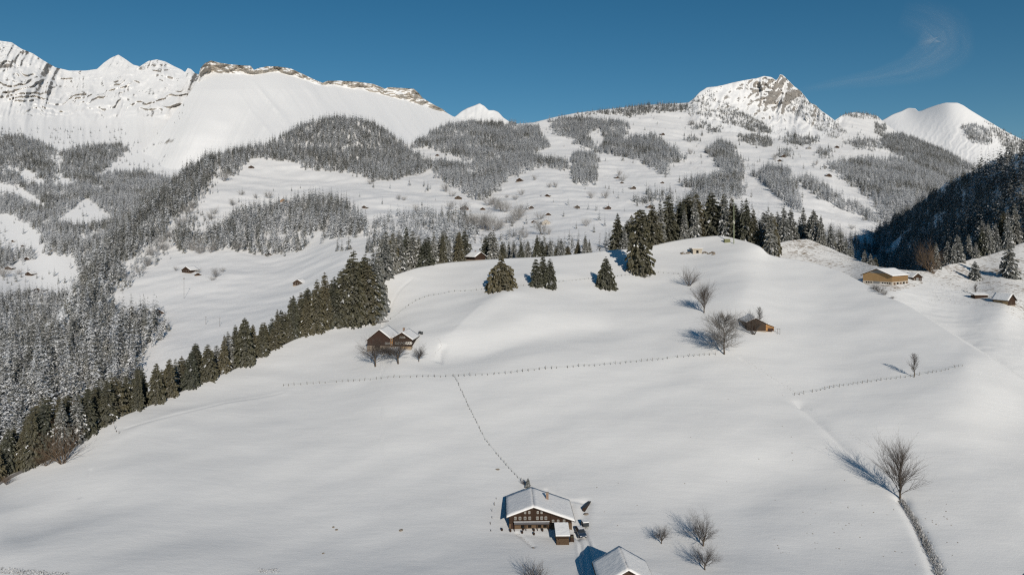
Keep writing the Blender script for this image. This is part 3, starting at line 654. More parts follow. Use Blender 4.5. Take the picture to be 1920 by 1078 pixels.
# ---------------------------------------------------------------- far forest: too many trees to count, one object
def inside(poly, X, Y):
    P = np.array(poly, float); r = np.zeros(X.shape, bool); j = len(P)-1
    for i in range(len(P)):
        c = ((P[i,1] > Y) != (P[j,1] > Y)) & (X < (P[j,0]-P[i,0])*(Y-P[i,1])/(P[j,1]-P[i,1]+1e-12)+P[i,0]); r ^= c; j = i
    return r
class Cells:
    def __init__(s, L):
        n = L.nfront; X, Y, Z = L.X[:n], L.Y[:n], L.Z[:n]; s.X, s.Y, s.Z = X, Y, Z
        m = lambda A: 0.25*(A[1:,1:]+A[:-1,1:]+A[1:,:-1]+A[:-1,:-1])
        x, y, z = m(X), m(Y), m(Z); s.px = CX+F*x/y; s.py = CY-F*z/y; s.x, s.y, s.z = x, y, z
        e1x, e1y = X[:-1,1:]-X[:-1,:-1], Y[:-1,1:]-Y[:-1,:-1]; e2x, e2y = X[1:,:-1]-X[:-1,:-1], Y[1:,:-1]-Y[:-1,:-1]
        s.n5, s.n6 = noise(x/35, y/35, 5), noise(x/35, y/35, 6)
        s.n7, s.n8 = rng.normal(size=x.shape), rng.normal(size=x.shape)
        s.area = np.abs(e1x*e2y-e1y*e2x)
    def scatter(s, poly, per_ha, holes=(), edge=0.0, clump=0.34, cs=65.0):
        m = inside(poly, s.px + edge*(1.8*s.n5+0.7*s.n7), s.py + 0.45*edge*(1.5*s.n6+0.7*s.n8))
        for h in holes: m &= ~inside(h, s.px, s.py)
        lam = np.where(m, s.area*per_ha/1e4, 0)
        if clump: lam = lam*np.clip(1.0+clump*2.6*noise(s.x/cs, s.y/cs, 8), 0.08, 2)
        lam = np.minimum(lam, 6)
        k = rng.poisson(lam); i, j = np.nonzero(k); rep = k[i,j]; i = np.repeat(i, rep); j = np.repeat(j, rep)
        u, v = rng.random(len(i)), rng.random(len(i))
        def b(A): return A[i,j]*(1-u)*(1-v)+A[i,j+1]*u*(1-v)+A[i+1,j]*(1-u)*v+A[i+1,j+1]*u*v
        return np.c_[b(s.X), b(s.Y), b(s.Z)]
CV_, CRg, CD, CS, CC = (Cells(LAYERS[k]) for k in ('valley', 'range', 'dome', 'shaded_hillside', 'cone'))
FOREST = []          # (points, height, kind weights over FAR_MESH)
DUST, MIX, FRO = (0.5,0.35,0.1,0.0,0.05), (0.15,0.3,0.2,0.15,0.2), (0.03,0.1,0.3,0.27,0.3)
def wood(cells, poly, per_ha, h, w, **kw):
    p = cells.scatter(poly, per_ha*(1.35 if per_ha > 20 else 0.6), **kw); FOREST.append((p, h, w))
# the steep wood at the lower left and the diagonal wooded ridge
wood(CV_, [(-60,660),(0,640),(60,628),(110,606),(130,566),(148,520),(190,462),(240,412),(300,358),(345,322),(395,298),(412,300),(395,335),(365,385),(330,405),(300,440),(262,470),(235,505),(205,560),(215,590),(270,588),(305,612),(300,640),(268,668),(262,720),(180,810),(100,880),(-60,930)], 150, 27, (0.35,0.38,0.13,0.07,0.07), edge=6)
wood(CV_, [(-60,750),(0,690),(120,660),(240,600),(270,640),(240,720),(150,820),(60,880),(-60,900)], 45, 29, (0.1,0.35,0.25,0.15,0.15))
wood(CV_, [(250,430),(300,370),(380,300),(420,310),(400,350),(370,395),(390,410),(365,440),(310,470),(290,500),(255,520),(225,560),(215,520)], 130, 13, FRO, edge=10, clump=0.5)
wood(CV_, [(150,520),(200,462),(300,362),(350,322),(380,305),(372,325),(320,375),(250,440),(200,500),(160,540)], 120, 25, DUST)
# wood in the middle of the left meadow
wood(CV_, [(345,478),(322,450),(330,432),(380,440),(412,428),(445,402),(480,386),(520,388),(560,376),(620,372),(652,388),(690,420),(690,440),(640,446),(590,452),(552,474),(500,480),(430,470),(420,462),(385,478)], 190, 24, MIX, edge=5)
# wooded humps
wood(CV_, [(392,296),(430,286),(500,268),(560,240),(600,224),(640,221),(700,232),(735,254),(765,285),(812,306),(800,322),(745,336),(700,340),(662,328),(636,322),(570,320),(545,302),(470,298),(445,328),(420,326),(405,305)], 230, 23, MIX, edge=4)
wood(CV_, [(765,282),(790,260),(835,236),(900,228),(980,236),(1010,240),(1016,262),(1030,276),(1000,290),(960,290),(900,302),(870,300),(850,292),(790,276)], 210, 22, FRO, edge=4)
wood(CV_, [(812,318),(818,302),(860,312),(900,304),(960,292),(1000,292),(1030,302),(1062,306),(1072,320),(1000,312),(990,326),(950,332),(940,350),(908,378),(880,370),(855,352),(830,340)], 230, 22, FRO, edge=4)
wood(CV_, [(1034,228),(1080,222),(1140,226),(1172,232),(1176,252),(1165,264),(1220,256),(1266,282),(1282,302),(1256,308),(1246,330),(1220,312),(1195,302),(1160,292),(1115,285),(1090,272),(1060,258),(1038,250)], 210, 22, FRO, edge=5, holes=[[(1100,255),(1125,240),(1135,268),(1120,280)]])
wood(CV_, [(1075,290),(1112,286),(1122,312),(1118,347),(1078,348),(1070,322)], 230, 20, FRO, edge=3)
wood(CV_, [(1080,216),(1150,208),(1200,198),(1292,196),(1296,208),(1240,213),(1180,218),(1120,214)], 130, 20, DUST, edge=4)
# under and beside the rocky peak
wood(CV_, [(1286,204),(1305,182),(1330,168),(1352,185),(1400,216),(1440,236),(1446,252),(1400,244),(1345,228),(1290,216)], 42, 17, DUST, clump=0.6)
wood(CV_, [(1345,205),(1390,212),(1430,232),(1445,250),(1410,248),(1350,225)], 90, 17, DUST)
wood(CV_, [(1440,190),(1500,175),(1535,205),(1570,232),(1590,252),(1560,262),(1510,230),(1470,205)], 38, 15, DUST, clump=0.6)
wood(CV_, [(1322,282),(1350,266),(1376,276),(1392,316),(1366,328),(1345,312)], 190, 22, FRO, edge=4)
wood(CV_, [(1350,328),(1392,326),(1392,372),(1345,374),(1300,352),(1278,352),(1290,342)], 180, 23, FRO, edge=4)
wood(CV_, [(1412,328),(1446,314),(1478,322),(1484,345),(1502,370),(1500,400),(1470,380),(1438,352)], 190, 23, FRO, edge=4)
wood(CV_, [(1380,266),(1400,252),(1446,260),(1446,278),(1415,274)], 130, 19, DUST, edge=4)
wood(CV_, [(1498,338),(1520,334),(1550,352),(1566,372),(1600,382),(1642,408),(1650,424),(1600,402),(1550,380),(1515,358)], 150, 20, FRO, edge=4)
wood(CV_, [(1552,310),(1600,302),(1650,300),(1720,302),(1800,320),(1840,340),(1780,400),(1700,425),(1650,410),(1640,376),(1585,338)], 165, 22, FRO, edge=6, clump=0.35)
wood(CV_, [(1655,256),(1690,252),(1760,276),(1800,300),(1830,320),(1760,318),(1700,296),(1655,276)], 190, 22, MIX, edge=4)
wood(CV_, [(1560,218),(1600,210),(1640,214),(1650,226),(1600,222)], 60, 18, DUST)
wood(CV_, [(1640,230),(1662,236),(1660,258),(1640,250)], 90, 20, DUST)
# scattered small groups on the right meadows
for (x, y, w_, h_) in [(1310,236,14,5),(1338,244,12,5),(1485,262,12,8),(1510,266,20,6),(1475,288,10,6),(1545,290,10,9),(1600,268,10,5),(1625,272,22,9),(1430,245,10,5),(1300,262,10,5),(1490,340,10,6),(1240,372,24,9),(1205,380,14,7)]:
    wood(CV_, [(x-w_,y-h_),(x+w_,y-h_),(x+w_,y+h_),(x-w_,y+h_)], 120, 19, MIX, edge=6, clump=0.6)
# the wood between meadow and hill crest in the centre
wood(CV_, [(690,448),(705,420),(740,408),(800,402),(868,404),(895,432),(880,500),(700,510)], 120, 19, FRO, edge=6)
wood(CV_, [(900,452),(960,440),(1000,452),(1060,448),(1110,470),(1090,500),(900,500)], 50, 17, MIX, edge=6, clump=0.5)
wood(CV_, [(1130,470),(1200,440),(1300,425),(1450,430),(1560,440),(1640,470),(1600,500),(1130,500)], 110, 22, MIX, edge=6)
# single trees thinning out around the woods
wood(CV_, [(760,330),(830,345),(900,380),(1000,330),(1080,350),(1180,330),(1300,330),(1400,300),(1500,300),(1600,290),(1640,330),(1500,420),(1200,440),(1000,440),(760,400)], 2.2, 17, MIX, clump=0.9, cs=70)
wood(CV_, [(1020,240),(1290,205),(1500,240),(1640,240),(1700,300),(1560,330),(1300,320),(1180,310),(1050,300)], 3.0, 18, MIX, clump=0.9, cs=60)
wood(CV_, [(400,330),(700,335),(760,345),(700,400),(420,400),(330,440),(300,560),(330,420)], 2.5, 14, MIX, clump=0.9, cs=60)
wood(CRg, [(-60,240),(230,240),(320,300),(300,420),(150,540),(-60,560)], 6, 20, MIX, clump=0.9, cs=60)
# far left valley
wood(CRg, [(-60,262),(0,258),(30,254),(62,264),(100,277),(108,332),(92,348),(60,322),(0,312),(-60,310)], 150, 24, MIX, edge=5)
wood(CRg, [(112,288),(150,275),(232,272),(236,287),(190,322),(150,348),(115,332)], 150, 24, MIX, edge=5)
wood(CRg, [(-60,318),(0,314),(45,330),(95,350),(140,350),(200,326),(262,322),(315,338),(340,360),(300,420),(220,440),(140,480),(90,474),(80,440),(20,402),(-60,400)], 150, 25, FRO, edge=5,
     holes=[[(100,418),(165,370),(208,410),(170,424),(140,426)],[(-60,345),(0,345),(40,352),(85,388),(60,386),(20,365),(-60,362)],[(18,318),(60,322),(90,352),(50,345)]])
wood(CRg, [(-60,465),(0,468),(50,474),(100,474),(40,492),(0,505),(-60,510)], 140, 24, MIX, edge=4)
wood(CRg, [(-60,560),(0,556),(60,556),(140,552),(150,620),(0,650),(-60,650)], 160, 24, MIX, edge=4)
wood(CRg, [(135,470),(180,455),(210,440),(180,500),(150,520)], 150, 24, MIX)
wood(CC, [(228,330),(262,316),(310,330),(345,352),(300,400),(240,410)], 150, 24, FRO, edge=4)
wood(CC, [(240,300),(330,215),(350,190),(345,215),(290,275),(250,318)], 4, 16, DUST)
wood(CD, [(1803,236),(1830,234),(1858,246),(1858,270),(1835,272),(1812,258)], 110, 22, FRO, edge=4)
wood(CD, [(1850,230),(1880,246),(1920,266),(1960,285),(1960,320),(1900,300),(1870,260)], 90, 20, DUST, edge=4)
wood(CV_, [(1250,410),(1300,360),(1340,372),(1300,420)], 120, 22, MIX)
# shaded hillside on the right
wood(CS, [(1560,500),(1600,466),(1680,415),(1760,362),(1840,316),(1920,288),(2000,268),(2000,470),(1900,480),(1830,500),(1740,530),(1600,560)], 230, 22, (0.93,0.07,0.0,0.0,0.0), edge=4, clump=0.2,
     holes=[[(1655,480),(1680,450),(1712,420),(1700,445),(1675,480)],[(1748,425),(1752,400),(1765,405),(1755,440)]])

def build_forest():
    pts, hh, ii = [], [], []
    for p, h, w in FOREST:
        n = len(p); pts.append(p); hh.append(h*rng.uniform(0.45, 1.2, n)); k1 = rng.choice(len(FAR_MESH), n, p=np.array(w)/sum(w)); k2 = rng.choice(len(FAR_MESH), n, p=np.array(DUST)/sum(DUST)); nn = noise(p[:,0]/110, p[:,1]/110, 12) if n else np.zeros(0)
        ii.append(np.where(nn+0.5*rng.random(n) > 0.55, k2, k1))
    P = np.vstack(pts); Hh = np.concatenate(hh); I = np.concatenate(ii); P[:,2] -= 0.4
    me = bpy.data.meshes.new('spruce_forest'); me.vertices.add(len(P)); me.vertices.foreach_set('co', P.astype(np.float32).ravel())
    for nm, typ, val in (('tree_height', 'FLOAT', Hh), ('tree_kind', 'INT', I), ('tree_turn', 'FLOAT', rng.uniform(0, 6.28, len(P))), ('tree_width', 'FLOAT', rng.uniform(0.85, 1.3, len(P)))):
        a = me.attributes.new(nm, typ, 'POINT'); a.data.foreach_set('value', val.astype(np.float32 if typ == 'FLOAT' else np.int32))
    o = link('spruce_forest', me); tag(o, 'snow dusted conifer woods covering the far slopes and ridges', 'forest', kind='stuff')
    ng = bpy.data.node_groups.new('forest', 'GeometryNodeTree')
    ng.interface.new_socket('Geometry', in_out='INPUT', socket_type='NodeSocketGeometry'); ng.interface.new_socket('Geometry', in_out='OUTPUT', socket_type='NodeSocketGeometry')
    N, Lk = ng.nodes, ng.links
    gi, go = N.new('NodeGroupInput'), N.new('NodeGroupOutput')
    g2i = N.new('GeometryNodeJoinGeometry')
    for ob in reversed(FAR_PROTO):
        oi = N.new('GeometryNodeObjectInfo'); oi.transform_space = 'ORIGINAL'; oi.inputs['Object'].default_value = ob; oi.inputs['As Instance'].default_value = True
        Lk.new(oi.outputs['Geometry'], g2i.inputs[0])
    iop = N.new('GeometryNodeInstanceOnPoints'); iop.inputs['Pick Instance'].default_value = True
    def attr(nm, typ='FLOAT'):
        a = N.new('GeometryNodeInputNamedAttribute'); a.data_type = typ; a.inputs['Name'].default_value = nm; return a.outputs['Attribute']
    Lk.new(attr('tree_kind', 'INT'), iop.inputs['Instance Index'])
    cz = N.new('ShaderNodeCombineXYZ'); Lk.new(attr('tree_turn'), cz.inputs['Z'])
    e2r = N.new('FunctionNodeEulerToRotation'); Lk.new(cz.outputs[0], e2r.inputs[0]); Lk.new(e2r.outputs[0], iop.inputs['Rotation'])
    hgt = attr('tree_height'); mul = N.new('ShaderNodeMath'); mul.operation = 'MULTIPLY'; Lk.new(hgt, mul.inputs[0]); Lk.new(attr('tree_width'), mul.inputs[1])
    cs = N.new('ShaderNodeCombineXYZ'); Lk.new(mul.outputs[0], cs.inputs['X']); Lk.new(mul.outputs[0], cs.inputs['Y']); Lk.new(hgt, cs.inputs['Z'])
    Lk.new(cs.outputs[0], iop.inputs['Scale'])
    Lk.new(gi.outputs[0], iop.inputs['Points']); Lk.new(g2i.outputs[0], iop.inputs['Instance']); Lk.new(iop.outputs[0], go.inputs[0])
    md = o.modifiers.new('trees', 'NODES'); md.node_group = ng
    print('forest trees', len(P))
# single small trees on the far meadows; the first ones also serve as the shapes of the forest trees
LONE = [(499,368,13,0,'dark lone spruce in the upper left meadow, above the middle wood'),(700,352,16,1,'lone spruce on the meadow below the wooded hump, left of the tree pair'),(802,356,17,2,'right spruce of the pair on the slope below the wooded hump'),
    (102,518,19,3,'tall pale spruce among small trees on the far left meadow'),(768,348,17,4,'frosted bushy conifer on the slope just below the wooded hump'),
    (1057,406,13,0,'dark lone spruce right of the huts on the centre meadow'),(949,418,16,1,'spruce left of the frosted tree group on the centre meadow'),(960,424,17,0,'spruce at the right foot of the frosted tree group on the centre meadow'),
    (987,420,19,2,'frosted spruce standing left of the twin huts on the centre meadow'),(633,470,30,1,'leftmost spruce of the small trio at the meadow top above the tall clump'),(641,470,25,1,'middle spruce of the small trio at the meadow top above the tall clump'),
    (654,468,36,0,'tallest spruce of the small trio at the meadow top above the tall clump'),(897,440,22,1,'lone spruce below the grey thicket on the centre meadow'),(1082,392,12,0,'dark spruce beside a hut on the right of the centre meadow'),
    (1141,392,14,0,'dark spruce sheltering a hut left of the grove behind the knoll'),(1134,424,20,2,'pale pointed spruce on the meadow left of the tall lone spruce'),(1491,262,24,0,'pointed dark spruce standing on the meadow below the rocky peak'),
    (1361,272,10,1,'small single spruce on the upper right meadow'),(40,520,12,0,'dark spruce at the upper left of the far left farm'),(69,522,12,1,'spruce right of the far left farm, first of the pair'),(79,524,10,1,'spruce right of the far left farm, second of the pair'),
    (48,529,12,3,'pale spruce below the far left farm'),(92,514,10,1,'little spruce beside the tall pale spruce on the far left meadow'),(795,350,15,1,'left spruce of the pair on the slope below the wooded hump'),(1085,452,24,2,'frosted spruce beside bushes at the right of the centre meadow'),(378,346,16,1,'spruce at the right margin of the diagonal wooded ridge'),(398,352,14,0,'second spruce at the right margin of the diagonal wooded ridge')]
FAR_PROTO = []
for k, (px, py, hp, v_, lab) in enumerate(LONE):
    lay = 'range' if px < 110 else 'valley'; p = on(lay, px, py)
    h = hp*p.y/F; o = tree('spruce_tree', lab, 'tree', FAR_MESH[v_], TRUNK, (p.x, p.y, p.z-0.3), h, None, k*1.3, 1.35)
    if k < 5: FAR_PROTO.append([c for c in o.children if c.data is FAR_MESH[v_]][0])
FAR_PROTO.sort(key=lambda o: FAR_MESH.index(o.data))
build_forest()
# frosted leafless trees and bushes on the meadows
BUSH = [bare_tree(700+i, 'bush', M_BARK, M_TWIGF) for i in range(3)]
BUSHB = [bare_tree(710+i, 'bush', M_BARK, M_TWIG) for i in range(2)]
FB = [(868,398,18),(1003,338,9),(1030,352,9),(1042,352,10),(978,366,10),(847,369,11),(836,360,15),(950,371,6),(967,375,10),(843,394,16),(783,400,16),(930,392,20),(940,396,22),(948,398,18),(915,386,16),(925,384,14),(968,414,26),(962,420,18),(972,408,22),
      (895,428,26),(905,430,30),(915,432,28),(885,426,22),(925,434,26),(878,428,18),(935,430,20),(985,446,16),(975,444,14),(1109,372,12),(1135,372,14),(1016,440,26),(1028,440,12),(1012,412,14),(748,375,9),(757,376,8),(695,346,10),
      (420,340,18),(395,412,14),(402,402,12),(436,386,12),(505,372,12),(452,366,9),(480,372,8),(360,470,20),(375,476,18),(395,474,16),(330,508,8),(372,512,8),(405,520,16),(418,510,8),(398,526,8),(300,585,10),(1098,424,14),(1168,340,12),(1160,330,10),(1330,290,12),(1295,236,9),(1295,290,10),(1530,310,8),
      (1597,430,9),(1452,300,10),(34,515,10),(8,520,20),(445,470,14),(560,470,8),(310,470,14),(338,430,16),(346,420,14),(352,402,16),(362,392,14),(300,468,18),(286,480,18),(275,500,16),(262,516,16),(305,455,14),(318,446,12)]
for k, (px, py, hp) in enumerate(FB):
    lay = 'range' if px < 60 else 'valley'; p = on(lay, px, py); t, c = BUSH[k%3]
    side = 'left' if px < 640 else ('centre' if px < 1150 else 'right')
    tree('frosted_bush', {'left': 'frosted leafless bush on the snowy meadows of the left valley side', 'centre': 'frosted leafless bush among the huts of the centre meadow', 'right': 'frosted leafless bush on the upper right meadows'}[side], 'bush', c, t, (p.x, p.y, p.z-0.1), hp*p.y/F, 'frosted bushes on the %s meadows' % side, k*0.7, 1.15)
# ---------------------------------------------------------------- buildings: materials and helpers
def wood_mat(name, c0, c1, plank=0.22, vertical=False):
    m, nt, b = new_mat(name); tc = nt.nodes.new('ShaderNodeTexCoord'); mp = nt.nodes.new('ShaderNodeMapping')
    nt.links.new(tc.outputs['Object'], mp.inputs['Vector'])
    sx = (1, 1, 0.08) if vertical else (0.08, 0.08, 1); mp.inputs['Scale'].default_value = sx
    n = tex_noise(nt, mp.outputs[0], 6.0, 5, 0.65); n2 = tex_noise(nt, tc.outputs['Object'], 0.6, 3)
    w = nt.nodes.new('ShaderNodeTexWave'); w.bands_direction = 'X' if vertical else 'Z'; w.inputs['Scale'].default_value = 0.314/plank; nt.links.new(tc.outputs['Object'], w.inputs['Vector'])
    c = mixc(nt, n, c0, c1); c = mixc(nt, math_n(nt, 'MULTIPLY', n2, 0.5), c, tuple(0.55*v for v in c0))
    c = mixc(nt, ramp(nt, w.outputs['Fac'], [(0.0, 0.6), (0.18, 0.0)]), c, tuple(0.3*v for v in c0))
    nt.links.new(c, b.inputs['Base Color']); bump(nt, b, w.outputs['Fac'], 0.03); return m
def plain(name, c, rough=0.7, spec=0.3, var=0.25, scale=1.5):
    m, nt, b = new_mat(name); tc = nt.nodes.new('ShaderNodeTexCoord'); n = tex_noise(nt, tc.outputs['Object'], scale, 4)
    nt.links.new(mixc(nt, n, tuple(v*(1-var) for v in c), tuple(min(1, v*(1+var)) for v in c)), b.inputs['Base Color'])
    b.inputs['Roughness'].default_value = rough; b.inputs['Specular IOR Level'].default_value = spec; return m
W_DARK = wood_mat('old_dark_wood', (0.030, 0.017, 0.011), (0.070, 0.040, 0.025))
W_RED = wood_mat('red_brown_wood', (0.038, 0.021, 0.016), (0.075, 0.041, 0.030), 0.25, True)
W_BROWN = wood_mat('brown_boards', (0.045, 0.030, 0.021), (0.095, 0.064, 0.043), 0.25, True)
W_ORANGE = wood_mat('orange_boards', (0.36, 0.19, 0.075), (0.50, 0.28, 0.12), 0.3, True)
W_YELLOW = wood_mat('honey_boards', (0.34, 0.215, 0.10), (0.43, 0.28, 0.14), 0.3, True)
W_PALE = wood_mat('pale_boards', (0.36, 0.25, 0.13), (0.50, 0.36, 0.20), 0.3, True)
W_GREY = wood_mat('grey_boards', (0.20, 0.20, 0.20), (0.32, 0.32, 0.32), 0.25, True)
LOGS = plain('stacked_logs', (0.115, 0.078, 0.05), 0.9, 0.1, 0.35, 4)
ROOFW = plain('roof_boards', (0.06, 0.045, 0.035)); STONE = plain('pale_stone', (0.30, 0.25, 0.20), 0.9, 0.2, 0.3, 2); PLASTER = plain('light_plaster', (0.42, 0.38, 0.33), 0.9)
CONCRETE = plain('concrete', (0.38, 0.34, 0.28), 0.9); DARK = plain('dark_opening', (0.012, 0.011, 0.010), 0.9, 0.05); WHITE = plain('white_paint', (0.52, 0.50, 0.46), 0.6)
METAL = plain('mast_metal', (0.22, 0.25, 0.16), 0.5, 0.5); POSTW = plain('post_wood', (0.12, 0.10, 0.08), 0.9); TARP = plain('dark_tarpaulin', (0.03, 0.035, 0.04), 0.5)
BRICK = plain('chimney_brick', (0.22, 0.15, 0.11), 0.9); GREENISH = plain('olive_paint', (0.14, 0.145, 0.075), 0.7); ROCKM = plain('bare_rock', (0.20, 0.17, 0.14), 0.9, 0.2, 0.4, 1.0)
def glass_mat():
    m, nt, b = new_mat('window_glass'); b.inputs['Base Color'].default_value = (0.03, 0.035, 0.04, 1); b.inputs['Roughness'].default_value = 0.08; b.inputs['Specular IOR Level'].default_value = 0.6; return m
GLASS = glass_mat()
def snow_cover(c=(0.82, 0.82, 0.82)):
    m, nt, b = new_mat('roof_snow'); v, _ = coords(nt); n = tex_noise(nt, v, 0.8, 4); n2 = tex_noise(nt, v, 5, 4)
    nt.links.new(mixc(nt, n, tuple(0.93*k for k in c), c), b.inputs['Base Color']); b.inputs['Roughness'].default_value = 0.6; b.inputs['Specular IOR Level'].default_value = 0.2
    bump(nt, b, math_n(nt, 'ADD', n, math_n(nt, 'MULTIPLY', n2, 0.3)), 0.12); return m
SNOWC = snow_cover()
class MB:                                    # collects shapes, then links them as one mesh object
    def __init__(s): s.v, s.f = [], []
    def poly(s, pts, faces):
        k = len(s.v); s.v += [tuple(p) for p in pts]; s.f += [tuple(i+k for i in f) for f in faces]; return s
    def box(s, x0, x1, y0, y1, z0, z1):
        return s.poly([(x0,y0,z0),(x1,y0,z0),(x1,y1,z0),(x0,y1,z0),(x0,y0,z1),(x1,y0,z1),(x1,y1,z1),(x0,y1,z1)], [(3,2,1,0),(4,5,6,7),(0,1,5,4),(1,2,6,5),(2,3,7,6),(3,0,4,7)])
    def tube(s, p, q, r0, r1=None, n=6):
        V_, F_ = [], []; tube(V_, F_, p, q, r0, r0 if r1 is None else r1, n); F_.append(tuple(range(n-1, -1, -1))); F_.append(tuple(range(n, 2*n))); return s.poly(V_, F_)
    def slab(s, a, b, c, d, th):              # quad with thickness along its normal, a..d counter-clockwise from above
        A, B, C_, D_ = map(Vector, (a, b, c, d)); n = (B-A).cross(D_-A).normalized()*th
        return s.poly([A, B, C_, D_, A+n, B+n, C_+n, D_+n], [(3,2,1,0),(4,5,6,7),(0,1,5,4),(1,2,6,5),(2,3,7,6),(3,0,4,7)])
    def mesh(s, name, mat, bevel=0.0):
        me = bpy.data.meshes.new(name); me.from_pydata(s.v, [], s.f); me.materials.append(mat); me.update(); return me
    def build(s, name, mat, parent=None, bevel=0.0):
        o = link(name, s.mesh(name, mat), parent)
        if bevel:
            b = o.modifiers.new('bevel', 'BEVEL'); b.width = bevel; b.segments = 2; b.limit_method = 'ANGLE'
        return o
def thing(name, label, cat, loc, rz=0.0, group=None):
    e = link(name, None, loc=loc); e.rotation_euler = (0, 0, rz); e.empty_display_size = 0.5; return tag(e, label, cat, group)
def gable(e, wl, wr, L, el, er, hr, wall, snow=0.30, over=0.7, front_over=0.9, base=None, base_h=0.0, sunk=4.0, roof_th=0.14, y0=0.0, x0=0.0, roofname='roof', snow_mat=None):
    """gable front at y0 facing the camera side, ridge along +y at x0; walls, roof slabs and the snow lying on them"""
    X = lambda x: x+x0
    w = MB(); zb = base_h
    w.poly([(X(-wl),y0,zb),(X(wr),y0,zb),(X(wr),y0,er),(X(0),y0,hr),(X(-wl),y0,el),(X(-wl),y0+L,zb),(X(wr),y0+L,zb),(X(wr),y0+L,er),(X(0),y0+L,hr),(X(-wl),y0+L,el)],
        [(0,1,2,3,4),(9,8,7,6,5),(0,5,6,1),(1,6,7,2),(4,9,5,0),(2,7,8,3),(3,8,9,4)])
    w.build('wall', wall, e)
    b = MB().box(X(-wl)-0.06, X(wr)+0.06, y0-0.06, y0+L+0.06, -sunk, base_h+0.004); b.build('foundation', base or STONE, e)
    yf, yb = y0-front_over, y0+L+over
    sl, sr = (hr-el)/wl, (hr-er)/wr
    lx, rx = -wl-over, wr+over; lz, rz_ = hr-sl*(wl+over), hr-sr*(wr+over)
    up = 0.03
    rl = MB().slab((X(lx),yf,lz+up),(X(0),yf,hr+up),(X(0),yb,hr+up),(X(lx),yb,lz+up), roof_th).build(roofname, ROOFW, e); tag(rl, 'left roof slope')
    rr = MB().slab((X(0),yf,hr+up),(X(rx),yf,rz_+up),(X(rx),yb,rz_+up),(X(0),yb,hr+up), roof_th).build(roofname, ROOFW, e); tag(rr, 'right roof slope')
    t = roof_th+up+0.015; i = 0.10
    for par, A, B, zA, zB in ((rl, lx+i, 0.02, lz+sl*i, hr+0.0), (rr, -0.02, rx-i, hr+0.0, rz_+sr*i)):
        n = 10; V_, F_ = [], []; r = random.Random(int(abs(A*100)))
        ny = 10
        for a in range(n+1):
            for c in range(ny+1):
                u, v = a/n, c/ny; th = snow*(1-0.25*r.random()); 
                if a in (0, n) or c in (0, ny): th *= 0.7
                x = A+(B-A)*u; z = zA+(zB-zA)*u+t; y = yf+i+(yb-yf-2*i)*v
                V_.append((X(x), y, z)); V_.append((X(x), y, z+th))
        idx = lambda a, c, k: 2*(a*(ny+1)+c)+k
        for a in range(n):
            for c in range(ny):
                F_.append((idx(a,c,1), idx(a+1,c,1), idx(a+1,c+1,1), idx(a,c+1,1)))
        for a in range(n):
            F_.append((idx(a,0,0), idx(a+1,0,0), idx(a+1,0,1), idx(a,0,1))); F_.append((idx(a+1,ny,0), idx(a,ny,0), idx(a,ny,1), idx(a+1,ny,1)))
        for c in range(ny):
            F_.append((idx(0,c+1,0), idx(0,c,0), idx(0,c,1), idx(0,c+1,1))); F_.append((idx(n,c,0), idx(n,c+1,0), idx(n,c+1,1), idx(n,c,1)))
        me = bpy.data.meshes.new('snow_layer'); me.from_pydata(V_, [], F_); me.materials.append(snow_mat or SNOWC); me.update()
        me.polygons.foreach_set('use_smooth', [k < n*ny for k in range(len(me.polygons))])
        link('snow_layer', me, par)
    return rl, rr
_WIN = {}
def window(e, x, z, w, h, y=0.0, axis='y', sill=True, shutters=False, frame=WHITE):
    """window proud of the wall: frame > pane; axis y looks to -y, axis x to +x or -x"""
    key = (round(w,2), round(h,2))
    if key not in _WIN:
        t = 0.06; m = MB()
        m.box(-w/2, w/2, -0.06, 0, 0, t).box(-w/2, w/2, -0.06, 0, h-t, h).box(-w/2, -w/2+t, -0.06, 0, t, h-t).box(w/2-t, w/2, -0.06, 0, t, h-t).box(-0.03, 0.03, -0.05, 0, t, h-t)
        p = MB().box(-w/2+t, w/2-t, -0.025, 0.0, t, h-t)
        s_ = MB().box(-w/2-0.1, w/2+0.1, -0.18, 0, -0.10, -0.003)
        _WIN[key] = (m.mesh('window', frame), p.mesh('pane', GLASS), s_.mesh('sill', W_DARK), MB().box(-0.22, 0.22, -0.05, 0, 0, h).mesh('shutter', W_RED))
    me, pa, si, sh = _WIN[key]
    o = link('window', me, e, (x, y-0.004, z) if axis == 'y' else (y, x, z))
    if axis == '+x': o.rotation_euler = (0, 0, math.pi/2)
    if axis == '-x': o.rotation_euler = (0, 0, -math.pi/2)
    link('pane', pa, o)
    if sill: link('sill', si, o)
    if shutters:
        for sd in (-1, 1): link('shutter', sh, o, (sd*(w/2+0.24), 0, 0))
    return o

# ---------------------------------------------------------------- the large log farmhouse
p = on('hill', 1002, 990)
e = thing('farmhouse', 'large dark log farmhouse with balcony and snow covered roof in the lower middle', 'house', (p.x-0.2, p.y, p.z), 0.02)
LF = e
rl, rr = gable(e, 5.7, 9.0, 11.0, 3.05, 2.0, 5.1, W_DARK, 0.34, 0.75, 1.1, LOGS, 1.15)
for x in (-4.3, -3.2, -2.0, -0.9, 0.9, 1.9, 2.9): window(e, x, 2.05, 0.55, 0.72, 0)
for x in (-2.0, -1.0, 1.0, 1.9): window(e, x, 3.45, 0.45, 0.6, 0)
for x in (4.6, 5.8, 7.2): window(e, x, 1.4, 0.5, 0.6, 0)
bal = MB().box(-4.6, 3.6, -1.1, -0.02, 1.25, 1.37).build('balcony', W_DARK, e)
MB().box(-4.6, 3.6, -1.12, -1.04, 1.42, 2.0).build('railing', plain('weathered_rail', (0.09, 0.09, 0.10), 0.8), bal)
MB().box(-4.7, 3.7, -1.20, -0.98, 2.01, 2.08).build('snowy_handrail', SNOWC, bal)
